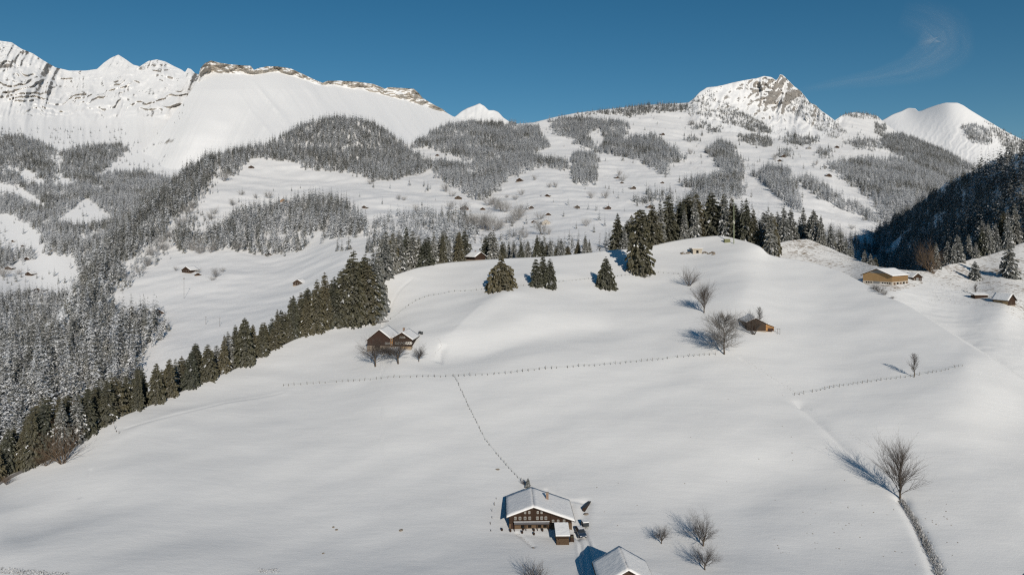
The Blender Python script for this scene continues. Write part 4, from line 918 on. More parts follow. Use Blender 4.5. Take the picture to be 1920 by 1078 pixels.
for x in (-4.5, -1.8, 0.9, 3.5): MB().box(x-0.07, x+0.07, -1.09, -0.97, -0.5, 1.25).build('balcony_post', W_DARK, bal)
d_ = MB().box(-5.3, -4.5, -0.11, -0.062, 0.0, 1.1).build('door', W_RED, e); MB().tube((-4.65,-0.13,0.6),(-4.65,-0.2,0.6),0.03).build('handle', METAL, d_)
for x in (-2.6, -0.9, 1.4, 2.7): MB().box(x-0.4, x+0.4, -0.12, -0.062, 0.2, 0.85).build('cellar_window', DARK, e)
for x, z1 in ((0.1, 4.4), (4.0, 3.3), (-4.8, 3.0)): MB().box(x, x+0.24, -0.12, -0.004, 1.2, z1).build('gable_beam', W_DARK, e)
ch = MB().box(3.4, 4.0, 6.4, 7.0, 3.4, 5.75).build('chimney', BRICK, rr); MB().box(3.32, 4.08, 6.32, 7.08, 5.754, 5.88).build('chimney_cap', STONE, ch)
for k, x in enumerate((4.6, 6.0, 7.6)): MB().box(x-0.5, x+0.5, -0.5, -0.07, -0.1, 0.7+0.15*k).build('stacked_firewood', LOGS, e)
# woodshed with stacked logs in front of the right corner
p = on('hill', 1055, 1020)
e = thing('woodshed', 'small woodshed of stacked logs with a snow covered lean-to roof', 'shed', (p.x, p.y, p.z), 0.02)
MB().box(-1.45, 1.45, 0.0, 3.6, -2.0, 1.95).build('wall', W_DARK, e)
for k in range(7):
    for j in range(16):
        if k % 2 and j == 15: continue
        if random.random() < 0.02: continue
        if 'LOGM' not in globals():
            LOGM = MB().tube((0,-0.30,0),(0,0.05,0),0.095,0.095,7).mesh('log', LOGS)
        link('log', LOGM, e, (-1.36+j*0.181+(0.09 if k % 2 else 0), -0.05-0.05*random.random(), 0.12+k*0.20))
r_ = MB().slab((-1.7,-0.7,1.92),(1.7,-0.7,1.92),(1.7,4.0,3.0),(-1.7,4.0,3.0),0.1).build('roof', ROOFW, e); MB().slab((-1.63,-0.62,2.06),(1.63,-0.62,2.06),(1.63,3.9,3.12),(-1.63,3.9,3.12),0.28).build('snow_layer', SNOWC, r_, 0.08)
# lower house at the bottom edge
H2 = at(1181, 1067, 127.5)
gz = LAYERS['hill'].z(H2[0], 128)+0.6
e = thing('farmhouse', 'farmhouse with steep snowy roof cut off by the bottom edge', 'house', (H2[0]-0.2, 128.4, gz), 0.03)
hr2 = float(H2[2]-gz)-0.45
rl, rr = gable(e, 4.7, 4.6, 8.4, hr2-2.7, hr2-2.65, hr2, W_BROWN, 0.30, 0.8, 0.9, STONE, 1.2)
for x in (-1.6, 0.0, 1.6): window(e, x, hr2-3.6, 0.8, 1.0)
for x in (-2.6, 2.6): window(e, x, 2.0, 0.8, 1.0)
MB().box(-0.5, 0.5, -0.11, -0.062, 0, 2.0).build('door', W_RED, e)
an = MB().box(4.67, 7.4, 0.6, 6.0, -2, hr2-4.2).build('annex', W_DARK, e)
ra = MB().slab((4.7,0.0,hr2-3.7),(8.0,0.0,hr2-4.7),(8.0,7.0,hr2-4.7),(4.7,7.0,hr2-3.7),0.12).build('annex_roof', ROOFW, e); MB().slab((4.8,0.1,hr2-3.55),(7.9,0.1,hr2-4.52),(7.9,6.9,hr2-4.52),(4.8,6.9,hr2-3.55),0.3).build('snow_layer', SNOWC, ra, 0.08)
# ---------------------------------------------------------------- twin-gabled farmhouse below the tall clump
p = on('hill', 731, 651); s_ = p.y/F
e = thing('farmhouse', 'dark red-brown farmhouse with two gables side by side below the spruce clump', 'house', (p.x, p.y, p.z-0.3), -0.10)
g1 = dict(wl=5.0, wr=4.9, L=11, el=3.2, er=3.4, hr=6.9)
gable(e, 4.9, 4.6, 12, 3.0, 3.5, 7.0, W_RED, 0.28, 0.5, 0.7, STONE, 0.8, x0=-4.2)
gable(e, 3.7, 3.9, 10, 4.0, 3.6, 6.2, W_DARK, 0.28, 0.6, 0.8, STONE, 0.8, x0=5.1, y0=-0.6)
MB().box(0.45, 1.36, -0.72, -0.01, 0.9, 4.2).build('stair_tower', W_ORANGE, e)
for x in (2.6, 3.7, 4.8, 5.9, 7.0): window(e, x, 1.6, 0.75, 0.85, -0.6)
for x in (4.4, 5.2, 6.0): window(e, x, 4.0, 0.6, 0.7, -0.6)
for x in (-1.6, -0.8, 0.0): window(e, x, 1.4, 0.6, 0.8, 0)
window(e, 0.9, 2.9, 0.45, 0.7, -0.72); window(e, 0.9, 1.2, 0.45, 0.7, -0.72)
MB().box(-6.0, -3.9, -0.1, -0.005, 0.1, 2.7).build('barn_door', W_DARK, e)
ch = MB().box(4.1, 4.8, 4.0, 4.7, 5.6, 7.3).build('chimney', BRICK, e); MB().box(4.0, 4.9, 3.9, 4.8, 7.3, 7.42).build('chimney_cap', STONE, ch)
b_ = MB().box(5.0, 9.4, -3.4, -0.7, -2.0, 0.75).build('terrace', STONE, e); MB().box(4.95, 9.45, -3.45, -3.3, 0.75, 1.1).build('parapet', W_PALE, b_)
p2 = on('hill', 766, 649)
cv = thing('caravan', 'small cream camper trailer parked on the terrace of the twin-gabled farmhouse', 'trailer', (p2.x+0.2, p2.y-0.6, p2.z+0.62), -0.1); cv.scale = (0.62, 0.62, 0.62)
MB().poly([(-1.9,-0.9,0.35),(1.9,-0.9,0.35),(2.1,-0.9,1.2),(1.7,-0.9,2.1),(-1.7,-0.9,2.1),(-2.0,-0.9,1.2),(-1.9,0.9,0.35),(1.9,0.9,0.35),(2.1,0.9,1.2),(1.7,0.9,2.1),(-1.7,0.9,2.1),(-2.0,0.9,1.2)],
    [(0,1,2,3,4,5),(11,10,9,8,7,6),(0,6,7,1),(1,7,8,2),(2,8,9,3),(3,9,10,4),(4,10,11,5),(5,11,6,0)]).build('body', WHITE, cv)
for x in (-1.1, 0.3): MB().box(x, x+0.8, -0.94, -0.905, 1.2, 1.75).build('window', GLASS, cv)
for sd in (-1, 1): MB().tube((0.2, sd*0.9, 0.3), (0.2, sd*0.72, 0.3), 0.32, 0.32, 12).build('wheel', TARP, cv)
MB().box(-2.9, -1.9, -0.06, 0.06, 0.4, 0.5).build('drawbar', METAL, cv)
# ---------------------------------------------------------------- brown hay barn on the right slope
p = on('hill', 1417, 621)
e = thing('hay_barn', 'brown hay barn with an orange lean-to end and bluish snowy roof', 'barn', (p.x, p.y, p.z-0.2), 0.0)
gable(e, 3.6, 4.2, 9.5, 4.0, 3.4, 5.5, W_BROWN, 0.18, 0.6, 0.5, STONE, 0.35)
MB().poly([(4.22,0.05,0.3),(7.6,0.05,0.3),(7.6,0.05,2.0),(4.22,0.05,3.3),(4.22,7.5,0.3),(7.6,7.5,0.3),(7.6,7.5,2.0),(4.22,7.5,3.3)], [(0,1,2,3),(7,6,5,4),(1,5,6,2),(3,2,6,7),(0,4,5,1)]).build('lean_to', W_ORANGE, e)
r_ = MB().slab((4.0,-0.5,3.35),(8.3,-0.5,1.82),(8.3,8.1,1.82),(4.0,8.1,3.35),0.12).build('lean_to_roof', ROOFW, e); MB().slab((4.85,-0.4,3.22),(8.2,-0.4,2.02),(8.2,8.0,2.02),(4.85,8.0,3.22),0.16).build('snow_layer', SNOWC, r_, 0.05)
MB().box(5.0, 7.4, -0.03, 0.045, 0.3, 1.5).build('stable_door', W_RED, e); MB().box(-2.4, -0.6, -0.05, -0.005, 0.3, 2.6).build('barn_door', W_DARK, e)
MB().box(4.24, 7.58, -0.04, 0.04, 2.02, 2.12).build('crossbeam', W_DARK, e)
for x in (9.0, 9.9): MB().box(x-0.07, x+0.07, -0.4, -0.26, -1.0, 1.5).build('rail_post', W_GREY, e)
MB().box(7.62, 10.0, -0.37, -0.29, 1.05, 1.2).build('rail', W_GREY, e)
# ---------------------------------------------------------------- yellow barn and its annex
p = on('pasture', 1673, 535); a_ = math.radians(-54)
e = thing('cattle_barn', 'long honey yellow wooden barn with pale stone base and snowy roof', 'barn', (p.x, p.y, p.z-0.2), a_)
# gable front looks to the left front, local x from the far left corner to the near corner
gable(e, 7.6, 7.6, 17.5, 5.2, 5.2, 8.4, W_YELLOW, 0.26, 0.9, 1.2, PLASTER, 1.9, x0=-7.6)
for k in range(8): MB().box(0.012, 0.05, 1.0+k*2.0, 1.12+k*2.0, 1.95, 5.1).build('batten', W_ORANGE, e)
MB().box(0.004, 0.06, 0.1, 17.4, 4.3, 5.0).build('upper_cladding', W_ORANGE, e)
for k in range(5): MB().box(0.065, 0.10, 1.2+k*3.4, 3.4+k*3.4, 0.3, 1.5).build('stable_opening', DARK if k % 2 else LOGS, e)
MB().box(-9.6, -6.4, -0.10, -0.063, 0.0, 1.85).build('barn_gate', W_GREY, e)
for x in (-13.2, -12.0, -10.8, -4.8, -3.6, -2.4, -1.2): MB().box(x-0.35, x+0.35, -0.10, -0.063, 0.8, 1.5).build('window', DARK, e)
MB().poly([(-12.2,-0.03,6.2),(-3.0,-0.03,6.2),(-7.6,-0.03,8.15)], [(0,1,2)]).build('gable_cladding', W_GREY, e)
p = on('pasture', 1722, 528)
e = thing('annex_shed', 'small dark shed with snowy roof touching the far end of the yellow barn', 'shed', (p.x, p.y+1, p.z-0.3), math.radians(18))
gable(e, 3.2, 3.2, 5.5, 2.6, 2.6, 4.6, W_DARK, 0.22, 0.6, 0.5, STONE, 0.5)
MB().box(-0.9, 0.9, -0.06, -0.005, 0.5, 2.3).build('door', W_GREY, e); window(e, 2.0, 1.2, 0.7, 0.7); window(e, -2.0, 1.2, 0.7, 0.7)
# ---------------------------------------------------------------- sheds at the right edge
p = on('pasture', 1840, 559)
e = thing('low_shed', 'low dark wooden shed with flat snowy roof, left of the pale boarded hut', 'shed', (p.x, p.y, p.z-0.2), 0.03)
MB().box(-3.4, 3.4, 0, 3.0, -2, 1.6).build('wall', W_DARK, e); r_ = MB().slab((-3.9,-0.4,1.62),(3.9,-0.4,1.62),(3.9,3.4,2.5),(-3.9,3.4,2.5),0.1).build('roof', ROOFW, e); MB().slab((-3.8,-0.3,1.76),(3.8,-0.3,1.76),(3.8,3.3,2.6),(-3.8,3.3,2.6),0.3).build('snow_layer', SNOWC, r_, 0.08)
MB().box(1.0, 2.0, -0.05, -0.004, 0, 1.5).build('door', W_RED, e)
p = on('pasture', 1890, 573)
e = thing('boarded_hut', 'pale boarded hut with steep snowy roof and dark gable end at the right edge', 'hut', (p.x, p.y, p.z-0.2), math.radians(20))
gable(e, 2.6, 2.6, 7.5, 2.9, 2.9, 5.6, W_DARK, 0.28, 0.6, 0.7, STONE, 0.3, x0=2.6)
MB().box(-0.035, -0.004, 0.05, 6.95, 0.35, 2.85).build('front_boards', W_PALE, e)
for y in (3.2, 3.4): MB().box(-0.06, -0.036, y, y+0.1, 0.35, 2.8).build('door_post', W_DARK, e)
MB().box(1.6, 2.8, -0.05, -0.004, 0.3, 2.2).build('door', W_BROWN, e)
# ---------------------------------------------------------------- white-roofed hut behind the crest, bunker, mast and cabinet on the knoll
p = LAYERS['hill'].behind(902, 2.5)
e = thing('hut', 'dark hut with thick white roof just behind the crest of the snow hill', 'hut', (p.x-0.4, p.y, p.z-0.1), math.radians(42))
gable(e, 3.6, 3.6, 8.0, 2.2, 2.2, 4.4, W_DARK, 0.45, 0.8, 0.8, STONE, 0.4)
MB().box(-0.5, 0.5, -0.06, -0.004, 0.4, 2.0).build('door', W_RED, e); MB().box(-0.3, 0.3, 4.0, 4.6, 3.9, 5.3).build('chimney', BRICK, e)
p = on('hill', 1307, 475)
e = thing('bunker', 'small square concrete bunker with dark doorway set into the knoll', 'bunker', (p.x, p.y-0.8, p.z), 0.0)
MB().box(-2.6, -0.7, 0, 6, -1.0, 2.3).box(0.7, 2.6, 0, 6, -1.0, 2.3).box(-0.7, 0.7, 0.0, 6, 1.7, 2.3).build('wall', CONCRETE, e); MB().box(-3.2, 3.2, -0.5, 7, 2.304, 2.75).build('lintel_slab', CONCRETE, e)
MB().box(-0.68, 0.68, 0.9, 1.0, -0.6, 1.68).build('door', DARK, e); MB().box(-3.1, 3.1, -0.3, 7, 2.76, 3.0).build('snow_layer', SNOWC, e)
rr_ = random.Random(3)
ROCKS = []
for k in range(3):
    import bmesh
    bm = bmesh.new(); bmesh.ops.create_icosphere(bm, subdivisions=2, radius=1.0)
    for v in bm.verts: v.co *= 1+0.35*(rr_.random()-0.5); v.co.z *= 0.65
    me = bpy.data.meshes.new('boulder'); bm.to_mesh(me); bm.free(); me.materials.append(ROCKM); ROCKS.append(me)
for k in range(26):
    sd = -1 if k < 12 else 1; px = 1307 + sd*rr_.uniform(10, 33); q = on('hill', px, 475.5+rr_.uniform(-1.5, 2.5)-(4-abs(px-1307)/9)*0.5)
    o = link('boulder', ROCKS[k%3], loc=(q.x, q.y, q.z+0.1)); s2 = rr_.uniform(0.35, 0.95); o.scale = (s2*1.4, s2, s2); o.rotation_euler = (0, 0, rr_.uniform(0, 6))
    tag(o, 'bare boulder in the row %s of the concrete bunker' % ('left' if sd < 0 else 'right'), 'boulder', 'boulders %s of the bunker' % ('left' if sd < 0 else 'right'))
p = on('hill', 1376, 457); hh_ = 86*p.y/F
e = thing('radio_mast', 'tall slim olive radio mast standing on the knoll before the grove', 'mast', (p.x, p.y, p.z-0.3))
MB().tube((0,0,-1),(0,0,hh_*0.45),0.30,0.22,10).tube((0,0,hh_*0.45),(0,0,hh_*0.85),0.22,0.15,10).build('pole', METAL, e)
MB().tube((0,0,hh_*0.85),(0,0,hh_),0.10,0.06,8).build('tip', METAL, e)
an = MB().box(-0.55,-0.32,-0.15,0.15,hh_*0.46,hh_*0.52).build('antenna_panel', WHITE, e); MB().box(0.32,0.55,-0.15,0.15,hh_*0.44,hh_*0.50).build('antenna_panel', WHITE, e)
for k in range(14): MB().box(-0.34, 0.34, -0.03, 0.03, 2+k*0.72, 2.06+k*0.72).build('climbing_rung', METAL, e)
p = on('hill', 1364, 455)
e = thing('equipment_cabinet', 'squat olive equipment cabinet at the foot of the radio mast', 'cabinet', (p.x, p.y, p.z-0.2))
MB().box(-1.7, 1.7, 0, 2.0, -0.5, 2.3).build('body', GREENISH, e, 0.05); MB().box(-1.85, 1.85, -0.15, 2.15, 2.304, 2.42).build('roof', METAL, e)
for x in (-1.55, 0.05): MB().box(x, x+1.5, -0.04, -0.004, 0.1, 2.15).build('door', GREENISH, e)
# ---------------------------------------------------------------- far huts and chalets
FARH = [(294,592,26,W_DARK,'dark chalet with broad snowy roof at the meadow edge beside the lower left wood'),(349,512,24,W_DARK,'brown chalet among bushes in the middle of the left meadow'),(371,517,8,W_DARK,'tiny shed right of the brown chalet in the left meadow'),
    (558,535,22,W_BROWN,'low brown chalet peeping out behind the upper end of the left spruce edge'),(531,380,15,W_ORANGE,'little orange-brown chalet above the middle wood'),(503,479,12,W_DARK,'dark hay hut at the lower edge of the middle wood'),
    (471,316,11,W_DARK,'dark hut on the snowfield left of the wooded hump'),(252,317,8,W_DARK,'tiny hut on the white shoulder of the cliff topped mountain'),(683,391,11,W_DARK,'dark hut on the meadow right of the middle wood'),
    (859,374,14,W_BROWN,'brown hut below the tip of the wooded tongue'),(871,394,17,W_RED,'red-brown hut on the track below the wooded tongue'),(905,394,10,W_DARK,'small dark hut right of the red-brown hut below the wooded tongue'),(820,293,8,W_DARK,'tiny hut in the clearing between the wooded humps'),
    (974,341,14,W_DARK,'long dark hut at the lower margin of the second wooded hump'),(1026,369,10,W_DARK,'dark hut in the middle of the open centre meadow'),(996,392,12,W_DARK,'pointed dark hut beside bushes on the centre meadow'),(1028,404,10,W_DARK,'low dark hut below the pointed one on the centre meadow'),
    (1082,391,12,W_BROWN,'hut half hidden by a spruce on the right of the centre meadow'),(1001,418,10,W_DARK,'dark hut left of the stone walled farm on the centre meadow'),(1024,421,18,PLASTER,'pale stone walled farm on the centre meadow track'),
    (1158,335,9,W_DARK,'dark hut beside a frosted bush below the right woods'),(1166,344,7,W_DARK,'tiny hut just below the hut with the frosted bush'),(1188,355,12,W_DARK,'dark hut on the open slope above the grove'),(1243,254,11,W_DARK,'hut high on the snowfield under the ridge forest'),
    (1219,390,12,W_BROWN,'brown hut close left of the grove behind the knoll'),(1242,344,7,W_DARK,'tiny dark hut on the slope above the grove'),(1140,393,14,W_DARK,'dark hut in the shelter of a spruce left of the grove'),
    (1470,295,14,W_DARK,'long dark hut in the middle of the right meadows'),(1462,303,8,W_DARK,'small hut just below the long one on the right meadows'),(1517,280,12,W_GREY,'grey hut on the meadow right of the pointed spruce'),
    (1554,332,15,W_DARK,'dark hut at the left end of the right wood'),(1569,278,9,W_DARK,'tiny hut high on the right meadow under the saddle'),(1338,244,9,W_DARK,'tiny hut beside trees under the rocky peak'),(1547,315,8,W_GREY,'small grey hut above the left end of the right wood'),
    (50,488,12,W_DARK,'white-roofed hut on the upper edge of the far left meadow'),(15,506,14,W_DARK,'white-roofed hut at the far left edge of the picture'),(53,517,15,W_DARK,'dark chalet among little spruces on the far left meadow'),(70,549,20,W_DARK,'long dark barn at the lower edge of the far left meadow'),(100,471,10,W_GREY,'white-roofed hut at the top of the far left meadow below the woods'),
    (24,454,8,W_DARK,'hut on the high clearing at the far left edge'),(43,463,8,W_DARK,'dark hut at the foot of the high clearing at the far left')]
for k, (px, py, wp, wm, lab) in enumerate(FARH):
    lay = 'range' if px < 110 else ('cone' if (px, py) == (252,317) else 'valley'); q = on(lay, px, py); W = wp*q.y/F; W = min(max(W*0.88, 6.5), 15); h = W*0.58
    e = thing('chalet' if wp > 11 else 'hay_hut', lab, 'hut', (q.x, q.y, q.z-0.3), random.Random(k).uniform(-0.5, 0.5))
    gable(e, W/2, W/2, W*0.9, h*0.50, h*0.50, h, wm, 0.5, 0.9, 0.9, STONE, 0.5, 5.0)
    if wp >= 11:
        for x in (-0.25, 0.0, 0.25): window(e, x*W, h*0.28, 0.9, 1.0)
        MB().box(-0.10*W-0.5, -0.10*W+0.5, -0.12, -0.062, 0.0, 2.0).build('door', W_RED, e)
# ---------------------------------------------------------------- fences
POST = MB().tube((0,0,-0.5),(0,0,1.15),0.075,0.065,6).mesh('post', POSTW)
def resample(pts, step):
    P = [Vector(p) for p in pts]; out = [P[0]]; acc = 0
    for a, b in zip(P[:-1], P[1:]):
        L = (b-a).length; t = step-acc
        while t <= L: out.append(a+(b-a)*(t/L)); t += step
        acc = L-(t-step)
    return out
def fence(line, label, step=2.1, wire=True, h=1.0, lay='hill', thick=1.0):
    pts = [on(lay, px, py) for px, py in line]; S = resample(pts, step); L = LAYERS[lay]
    S = [Vector((s.x, s.y, L.z(s.x, s.y))) for s in S]; o0 = S[0]
    e = thing('fence', label, 'fence', o0); r = random.Random(len(S))
    for s in S:
        if r.random() < 0.09: continue
        q = link('post', POST, e, s-o0+Vector((r.gauss(0, 0.12), r.gauss(0, 0.12), 0))); w_ = r.uniform(0.8, 1.3)*thick; q.scale = (w_, w_, h*r.uniform(0.45, 1.15)); q.rotation_euler = (r.gauss(0, 0.13), r.gauss(0, 0.13), r.uniform(0, 6))
    if wire:
        for hz in (0.45, 0.9):
            m = MB()
            for a, b in zip(S[:-1], S[1:]): m.tube(a-o0+Vector((0,0,hz*h)), b-o0+Vector((0,0,hz*h)), 0.012, 0.012, 3)
            m.build('wire', METAL, e)
fence([(530,724),(600,719),(640,716),(700,712),(760,708),(850,706),(900,704),(960,700),(1060,690),(1180,680),(1280,670),(1345,665)], 'long post fence curving across the whole middle of the snow hill')
fence([(853,708),(880,765),(910,825),(945,868),(978,903)], 'post fence running downhill from the long fence to the large farmhouse', 1.7, h=0.75, thick=0.75)
fence([(1490,741),(1560,727),(1640,715),(1714,706),(1770,695),(1811,685)], 'short post fence on the right slope passing the slim bare tree', 1.9)
fence([(722,603),(740,595),(770,570),(800,556),(850,547),(905,543),(965,538),(1010,534),(1060,528),(1110,523),(1190,515),(1240,511),(1290,516)], 'thin upper fence linking the lone spruces below the crest', 2.6, h=0.8)
fence([(1294,541),(1312,570),(1322,590),(1336,622),(1352,655)], 'faint fence descending between the bare trees on the upper right slope', 2.4, h=0.6)
fence([(212,795),(214,803),(224,815),(234,819),(246,818)], 'short broken fence at the lower left shoulder of the snow hill', 2.0, wire=False)
fence([(930,935),(925,953),(921,977),(918,994),(940,1000)], 'few thin garden posts left of the large farmhouse', 3.0, wire=False, h=0.8, thick=0.8)
# ---------------------------------------------------------------- vehicles and yard things by the large farmhouse
CARP = plain('dark_blue_paint', (0.03, 0.05, 0.085), 0.35, 0.5, 0.1); TYRE = plain('tyre_rubber', (0.015, 0.015, 0.015), 0.8); RIM = plain('rim_metal', (0.35, 0.36, 0.38), 0.4, 0.5)
LAMP = plain('lamp_glass', (0.55, 0.56, 0.58), 0.2, 0.5, 0.05)
p = on('hill', 1089, 1003)
e = thing('parked_car', 'dark blue estate car parked beside the woodshed', 'car', (p.x, p.y, p.z+0.05), 0.18)
# nose towards the camera (-y)
def prof(m, pts, w0, w1):
    n = len(pts); V_ = [(-w, y, z) for (y, z), w in zip(pts, w1)] + [(w, y, z) for (y, z), w in zip(pts, w1)]
    m.poly(V_, [tuple(range(n))[::-1], tuple(range(n, 2*n))] + [(i, (i+1)%n, n+(i+1)%n, n+i) for i in range(n)]); return m
body = [(-2.2,0.35),(-2.25,0.65),(-2.1,0.82),(-1.1,0.95),(2.15,1.0),(2.25,0.7),(2.2,0.35)]
prof(MB(), body, 0, [0.80,0.84,0.85,0.88,0.88,0.86,0.84]).build('body', CARP, e, 0.06)
cab = [(-1.15,0.95),(-0.45,1.50),(1.6,1.52),(2.1,1.0)]
cb = prof(MB(), cab, 0, [0.84,0.66,0.66,0.82]).build('cabin', CARP, e, 0.04)
MB().poly([(-0.74,-1.08,1.03),(0.74,-1.08,1.03),(0.60,-0.56,1.46),(-0.60,-0.56,1.46)], [(0,1,2,3)]).build('windscreen', GLASS, e)
for sd in (-1, 1):
    for (ya, yb) in ((-0.7, 0.3), (0.4, 1.6)):
        x0_, x1_ = sd*0.845, sd*0.69; MB().poly([(x0_,ya-0.1,1.04),(x0_,yb,1.04),(x1_,yb-0.05,1.44),(x1_,ya+0.2,1.44)], [(0,1,2,3)]).build('side_window', GLASS, cb)
    for y in (-1.4, 1.35):
        w_ = MB().tube((sd*0.70,y,0.33),(sd*0.90,y,0.33),0.33,0.33,16).build('wheel', TYRE, e); MB().tube((sd*0.895,y,0.33),(sd*0.915,y,0.33),0.2,0.2,12).build('rim', RIM, w_)
    MB().box(sd*0.62-0.15, sd*0.62+0.15, -2.27, -2.2, 0.62, 0.78).build('headlight', LAMP, e); MB().box(sd*0.95-0.1, sd*0.95+0.1, -0.9, -0.75, 1.0, 1.15).build('mirror', CARP, e)
MB().box(-0.45, 0.45, -2.285, -2.22, 0.42, 0.6).build('grille', DARK, e); MB().box(-0.26, 0.26, -2.31, -2.29, 0.38, 0.5).build('number_plate', WHITE, e)
MB().box(-0.6, 0.6, -0.3, 1.5, 1.535, 1.60).build('snow_layer', SNOWC, cb, 0.03)
p = on('hill', 1099, 990)
e = thing('covered_trailer', 'small dark covered trailer with snow on its lid behind the parked car', 'trailer', (p.x, p.y, p.z), 0.2)
MB().box(-0.7, 0.7, 0, 1.7, 0.35, 1.3).build('body', TARP, e, 0.04); MB().box(-0.75, 0.75, -0.05, 1.75, 1.304, 1.5).build('snow_layer', SNOWC, e, 0.06)
for sd in (-1, 1): MB().tube((sd*0.70,0.85,0.32),(sd*0.88,0.85,0.32),0.32,0.32,12).build('wheel', TYRE, e)
MB().box(-0.05, 0.05, -1.0, 0, 0.4, 0.5).build('drawbar', METAL, e)
p = on('hill', 1072, 1018)
e = thing('hand_cart', 'dark upright cart leaning beside the woodshed', 'cart', (p.x+0.1, p.y, p.z), 0.05)
MB().box(-0.4, 0.4, 0, 1.0, 0.3, 1.6).build('box', W_DARK, e, 0.03)
for sd in (-1, 1): MB().tube((sd*0.42,0.5,0.3),(sd*0.5,0.5,0.3),0.3,0.3,12).build('wheel', TYRE, e)
MB().tube((-0.3,-0.02,1.3),(-0.3,-0.5,1.7),0.03).tube((0.3,-0.02,1.3),(0.3,-0.5,1.7),0.03).tube((-0.3,-0.5,1.7),(0.3,-0.5,1.7),0.03).build('handle', METAL, e)
# woodpile with a dark cover on the right, snowy boulders
p = on('hill', 1100, 950)
e = thing('woodpile', 'long narrow dark woodpile right of the large farmhouse', 'woodpile', (p.x, p.y, p.z), -0.45)
MB().box(-0.32, 0.32, -2.2, 2.2, -0.6, 0.55).build('logs', W_DARK, e); MB().slab((-0.4,-2.3,0.56),(0.4,-2.3,0.66),(0.4,2.3,0.66),(-0.4,2.3,0.56),0.06).build('cover', TARP, e)
for k, (px, py, s2, lab) in enumerate([(1099,964,0.8,'snowy boulder below the woodpile right of the large farmhouse'),(1090,980,0.45,'small dark stone between the woodpile and the covered trailer'),(1000,1027,0.45,'dark stone in the snow below the large farmhouse'),(933,880,0.7,'dark stone up the slope left of the downhill fence'),(752,994,0.7,'dark stone in the open snow at the lower left'),(625,988,0.5,'upper stone of the pair in the open snow at the lower left'),(631,993,0.5,'lower stone of the pair in the open snow at the lower left'),(606,1037,0.4,'small stone near the lower left bottom edge')]):
    q = on('hill', px, py); o = link('boulder', ROCKS[k%3], loc=(q.x, q.y, q.z+0.1*s2)); s2 *= 0.62; o.scale = (s2*1.2, s2, s2*0.8); o.rotation_euler = (0, 0, k); tag(o, lab, 'boulder')
PLANTER = MB().tube((0,0,-0.2),(0,0,0.55),0.30,0.36,10).mesh('tub', W_DARK); PLT = MB().poly([(0.3*math.cos(a)*(1-0.3*(i%2)), 0.3*math.sin(a)*(1-0.3*(i%2)), 0.55+0.15*(i%3)) for i, a in enumerate(np.linspace(0,5.9,10))]+[(0,0,1.0)], [(i,(i+1)%10,10) for i in range(10)]).mesh('plant', TARP)
for px, py in [(941,994),(957,996),(979,999),(981,993),(1001,995),(1001,1002),(1017,995)]:
    q = on('hill', px, py); e = thing('planter', 'dark planting tub in the row before the large farmhouse', 'planter', q, 0, 'planters before the large farmhouse'); e.scale = (0.75, 0.75, 0.75)
    link('tub', PLANTER, e); link('plant', PLT, e)
# gate and trough at the edge of the clump, beehives right of the twin-gabled farmhouse
p = on('hill', 720, 605)
e = thing('water_trough', 'wooden water trough at the fence corner below the spruce clump', 'trough', p, 0.1)
MB().box(-2.2, 2.2, -0.35, 0.35, 0.35, 0.85).build('basin', W_GREY, e)
for x in (-1.7, 1.7): MB().box(x-0.12, x+0.12, -0.4, 0.4, -0.4, 0.346).build('leg', W_DARK, e)
for k, (px, py) in enumerate([(787,626),(791,627)]):
    q = on('hill', px, py); e = thing('hay_feeder', ['left','right'][k]+' one of two small dark feeders right of the twin-gabled farmhouse', 'feeder', q, 0.2*k)
    MB().box(-0.45, 0.45, -0.4, 0.4, 0.25, 1.1).build('box', TARP, e)
    for x in (-0.35, 0.35): MB().box(x-0.06, x+0.06, -0.3, 0.3, -0.3, 0.246).build('leg', W_DARK, e)
# valley poles
for k, (px, py, hp) in enumerate([(345,560,40),(386,608,14),(412,612,16),(1125,455,18)]):
    q = on('valley', px, py); e = thing('power_pole', ['tall thin pole standing on the left meadow','short thin pole, left of two on the lower left meadow','short thin pole, right of two on the lower left meadow','thin pole on the meadow left of the tall lone spruce'][k], 'pole', q)
    h = hp*q.y/F; MB().tube((0,0,-0.5),(0,0,h),0.14,0.10,6).build('pole', POSTW, e); MB().box(-0.9, 0.9, -0.08, 0.08, h*0.93, h*0.96).build('crossarm', POSTW, e)

# ---------------------------------------------------------------- dry grass in the ditch, clods and tracks in the snow
def blades(pts, h, n, spread, seed, name, label, mat, cat='grass'):
    r = np.random.default_rng(seed); Q = []
    for (x, y, z) in pts:
        for k in range(n):
            a = r.uniform(0, 6.28); lx, ly = r.normal(0, spread, 2); hh = h*r.uniform(0.4, 1.2); w = 0.05
            bx, by = x+lx, y+ly; tx, ty = r.normal(0, 0.35*h, 2)
            Q.append(((bx-w*math.cos(a), by-w*math.sin(a), z-0.1), (bx+w*math.cos(a), by+w*math.sin(a), z-0.1), (bx+tx+0.3*w, by+ty, z+hh), (bx+tx-0.3*w, by+ty, z+hh)))
    me = quads_mesh(name, Q, (r.random(len(Q)) < 0.68)*0.95, mat); o = link(name, me); return tag(o, label, cat, kind='stuff')
M_DRY = leaf_mat('dry_grass', ((0.15, 0.115, 0.08), (0.11, 0.085, 0.06)), (0.62, 0.62, 0.62), 0.25)
r_ = random.Random(4); pts = []
for t in np.linspace(0, 1, 420):
    px = np.interp(t, [0, 0.35, 0.7, 1], [1690, 1718, 1744, 1772]); py = np.interp(t, [0, 0.35, 0.7, 1], [938, 985, 1035, 1100])
    q = on('hill', px+r_.gauss(0, 1.6+3.5*t), py); pts.append((q.x, q.y, q.z))
blades(pts, 0.6, 8, 0.26, 5, 'ditch_grass', 'strip of dry snow dusted grass and brush along the ditch below the tall bare tree', M_DRY)
pts = []
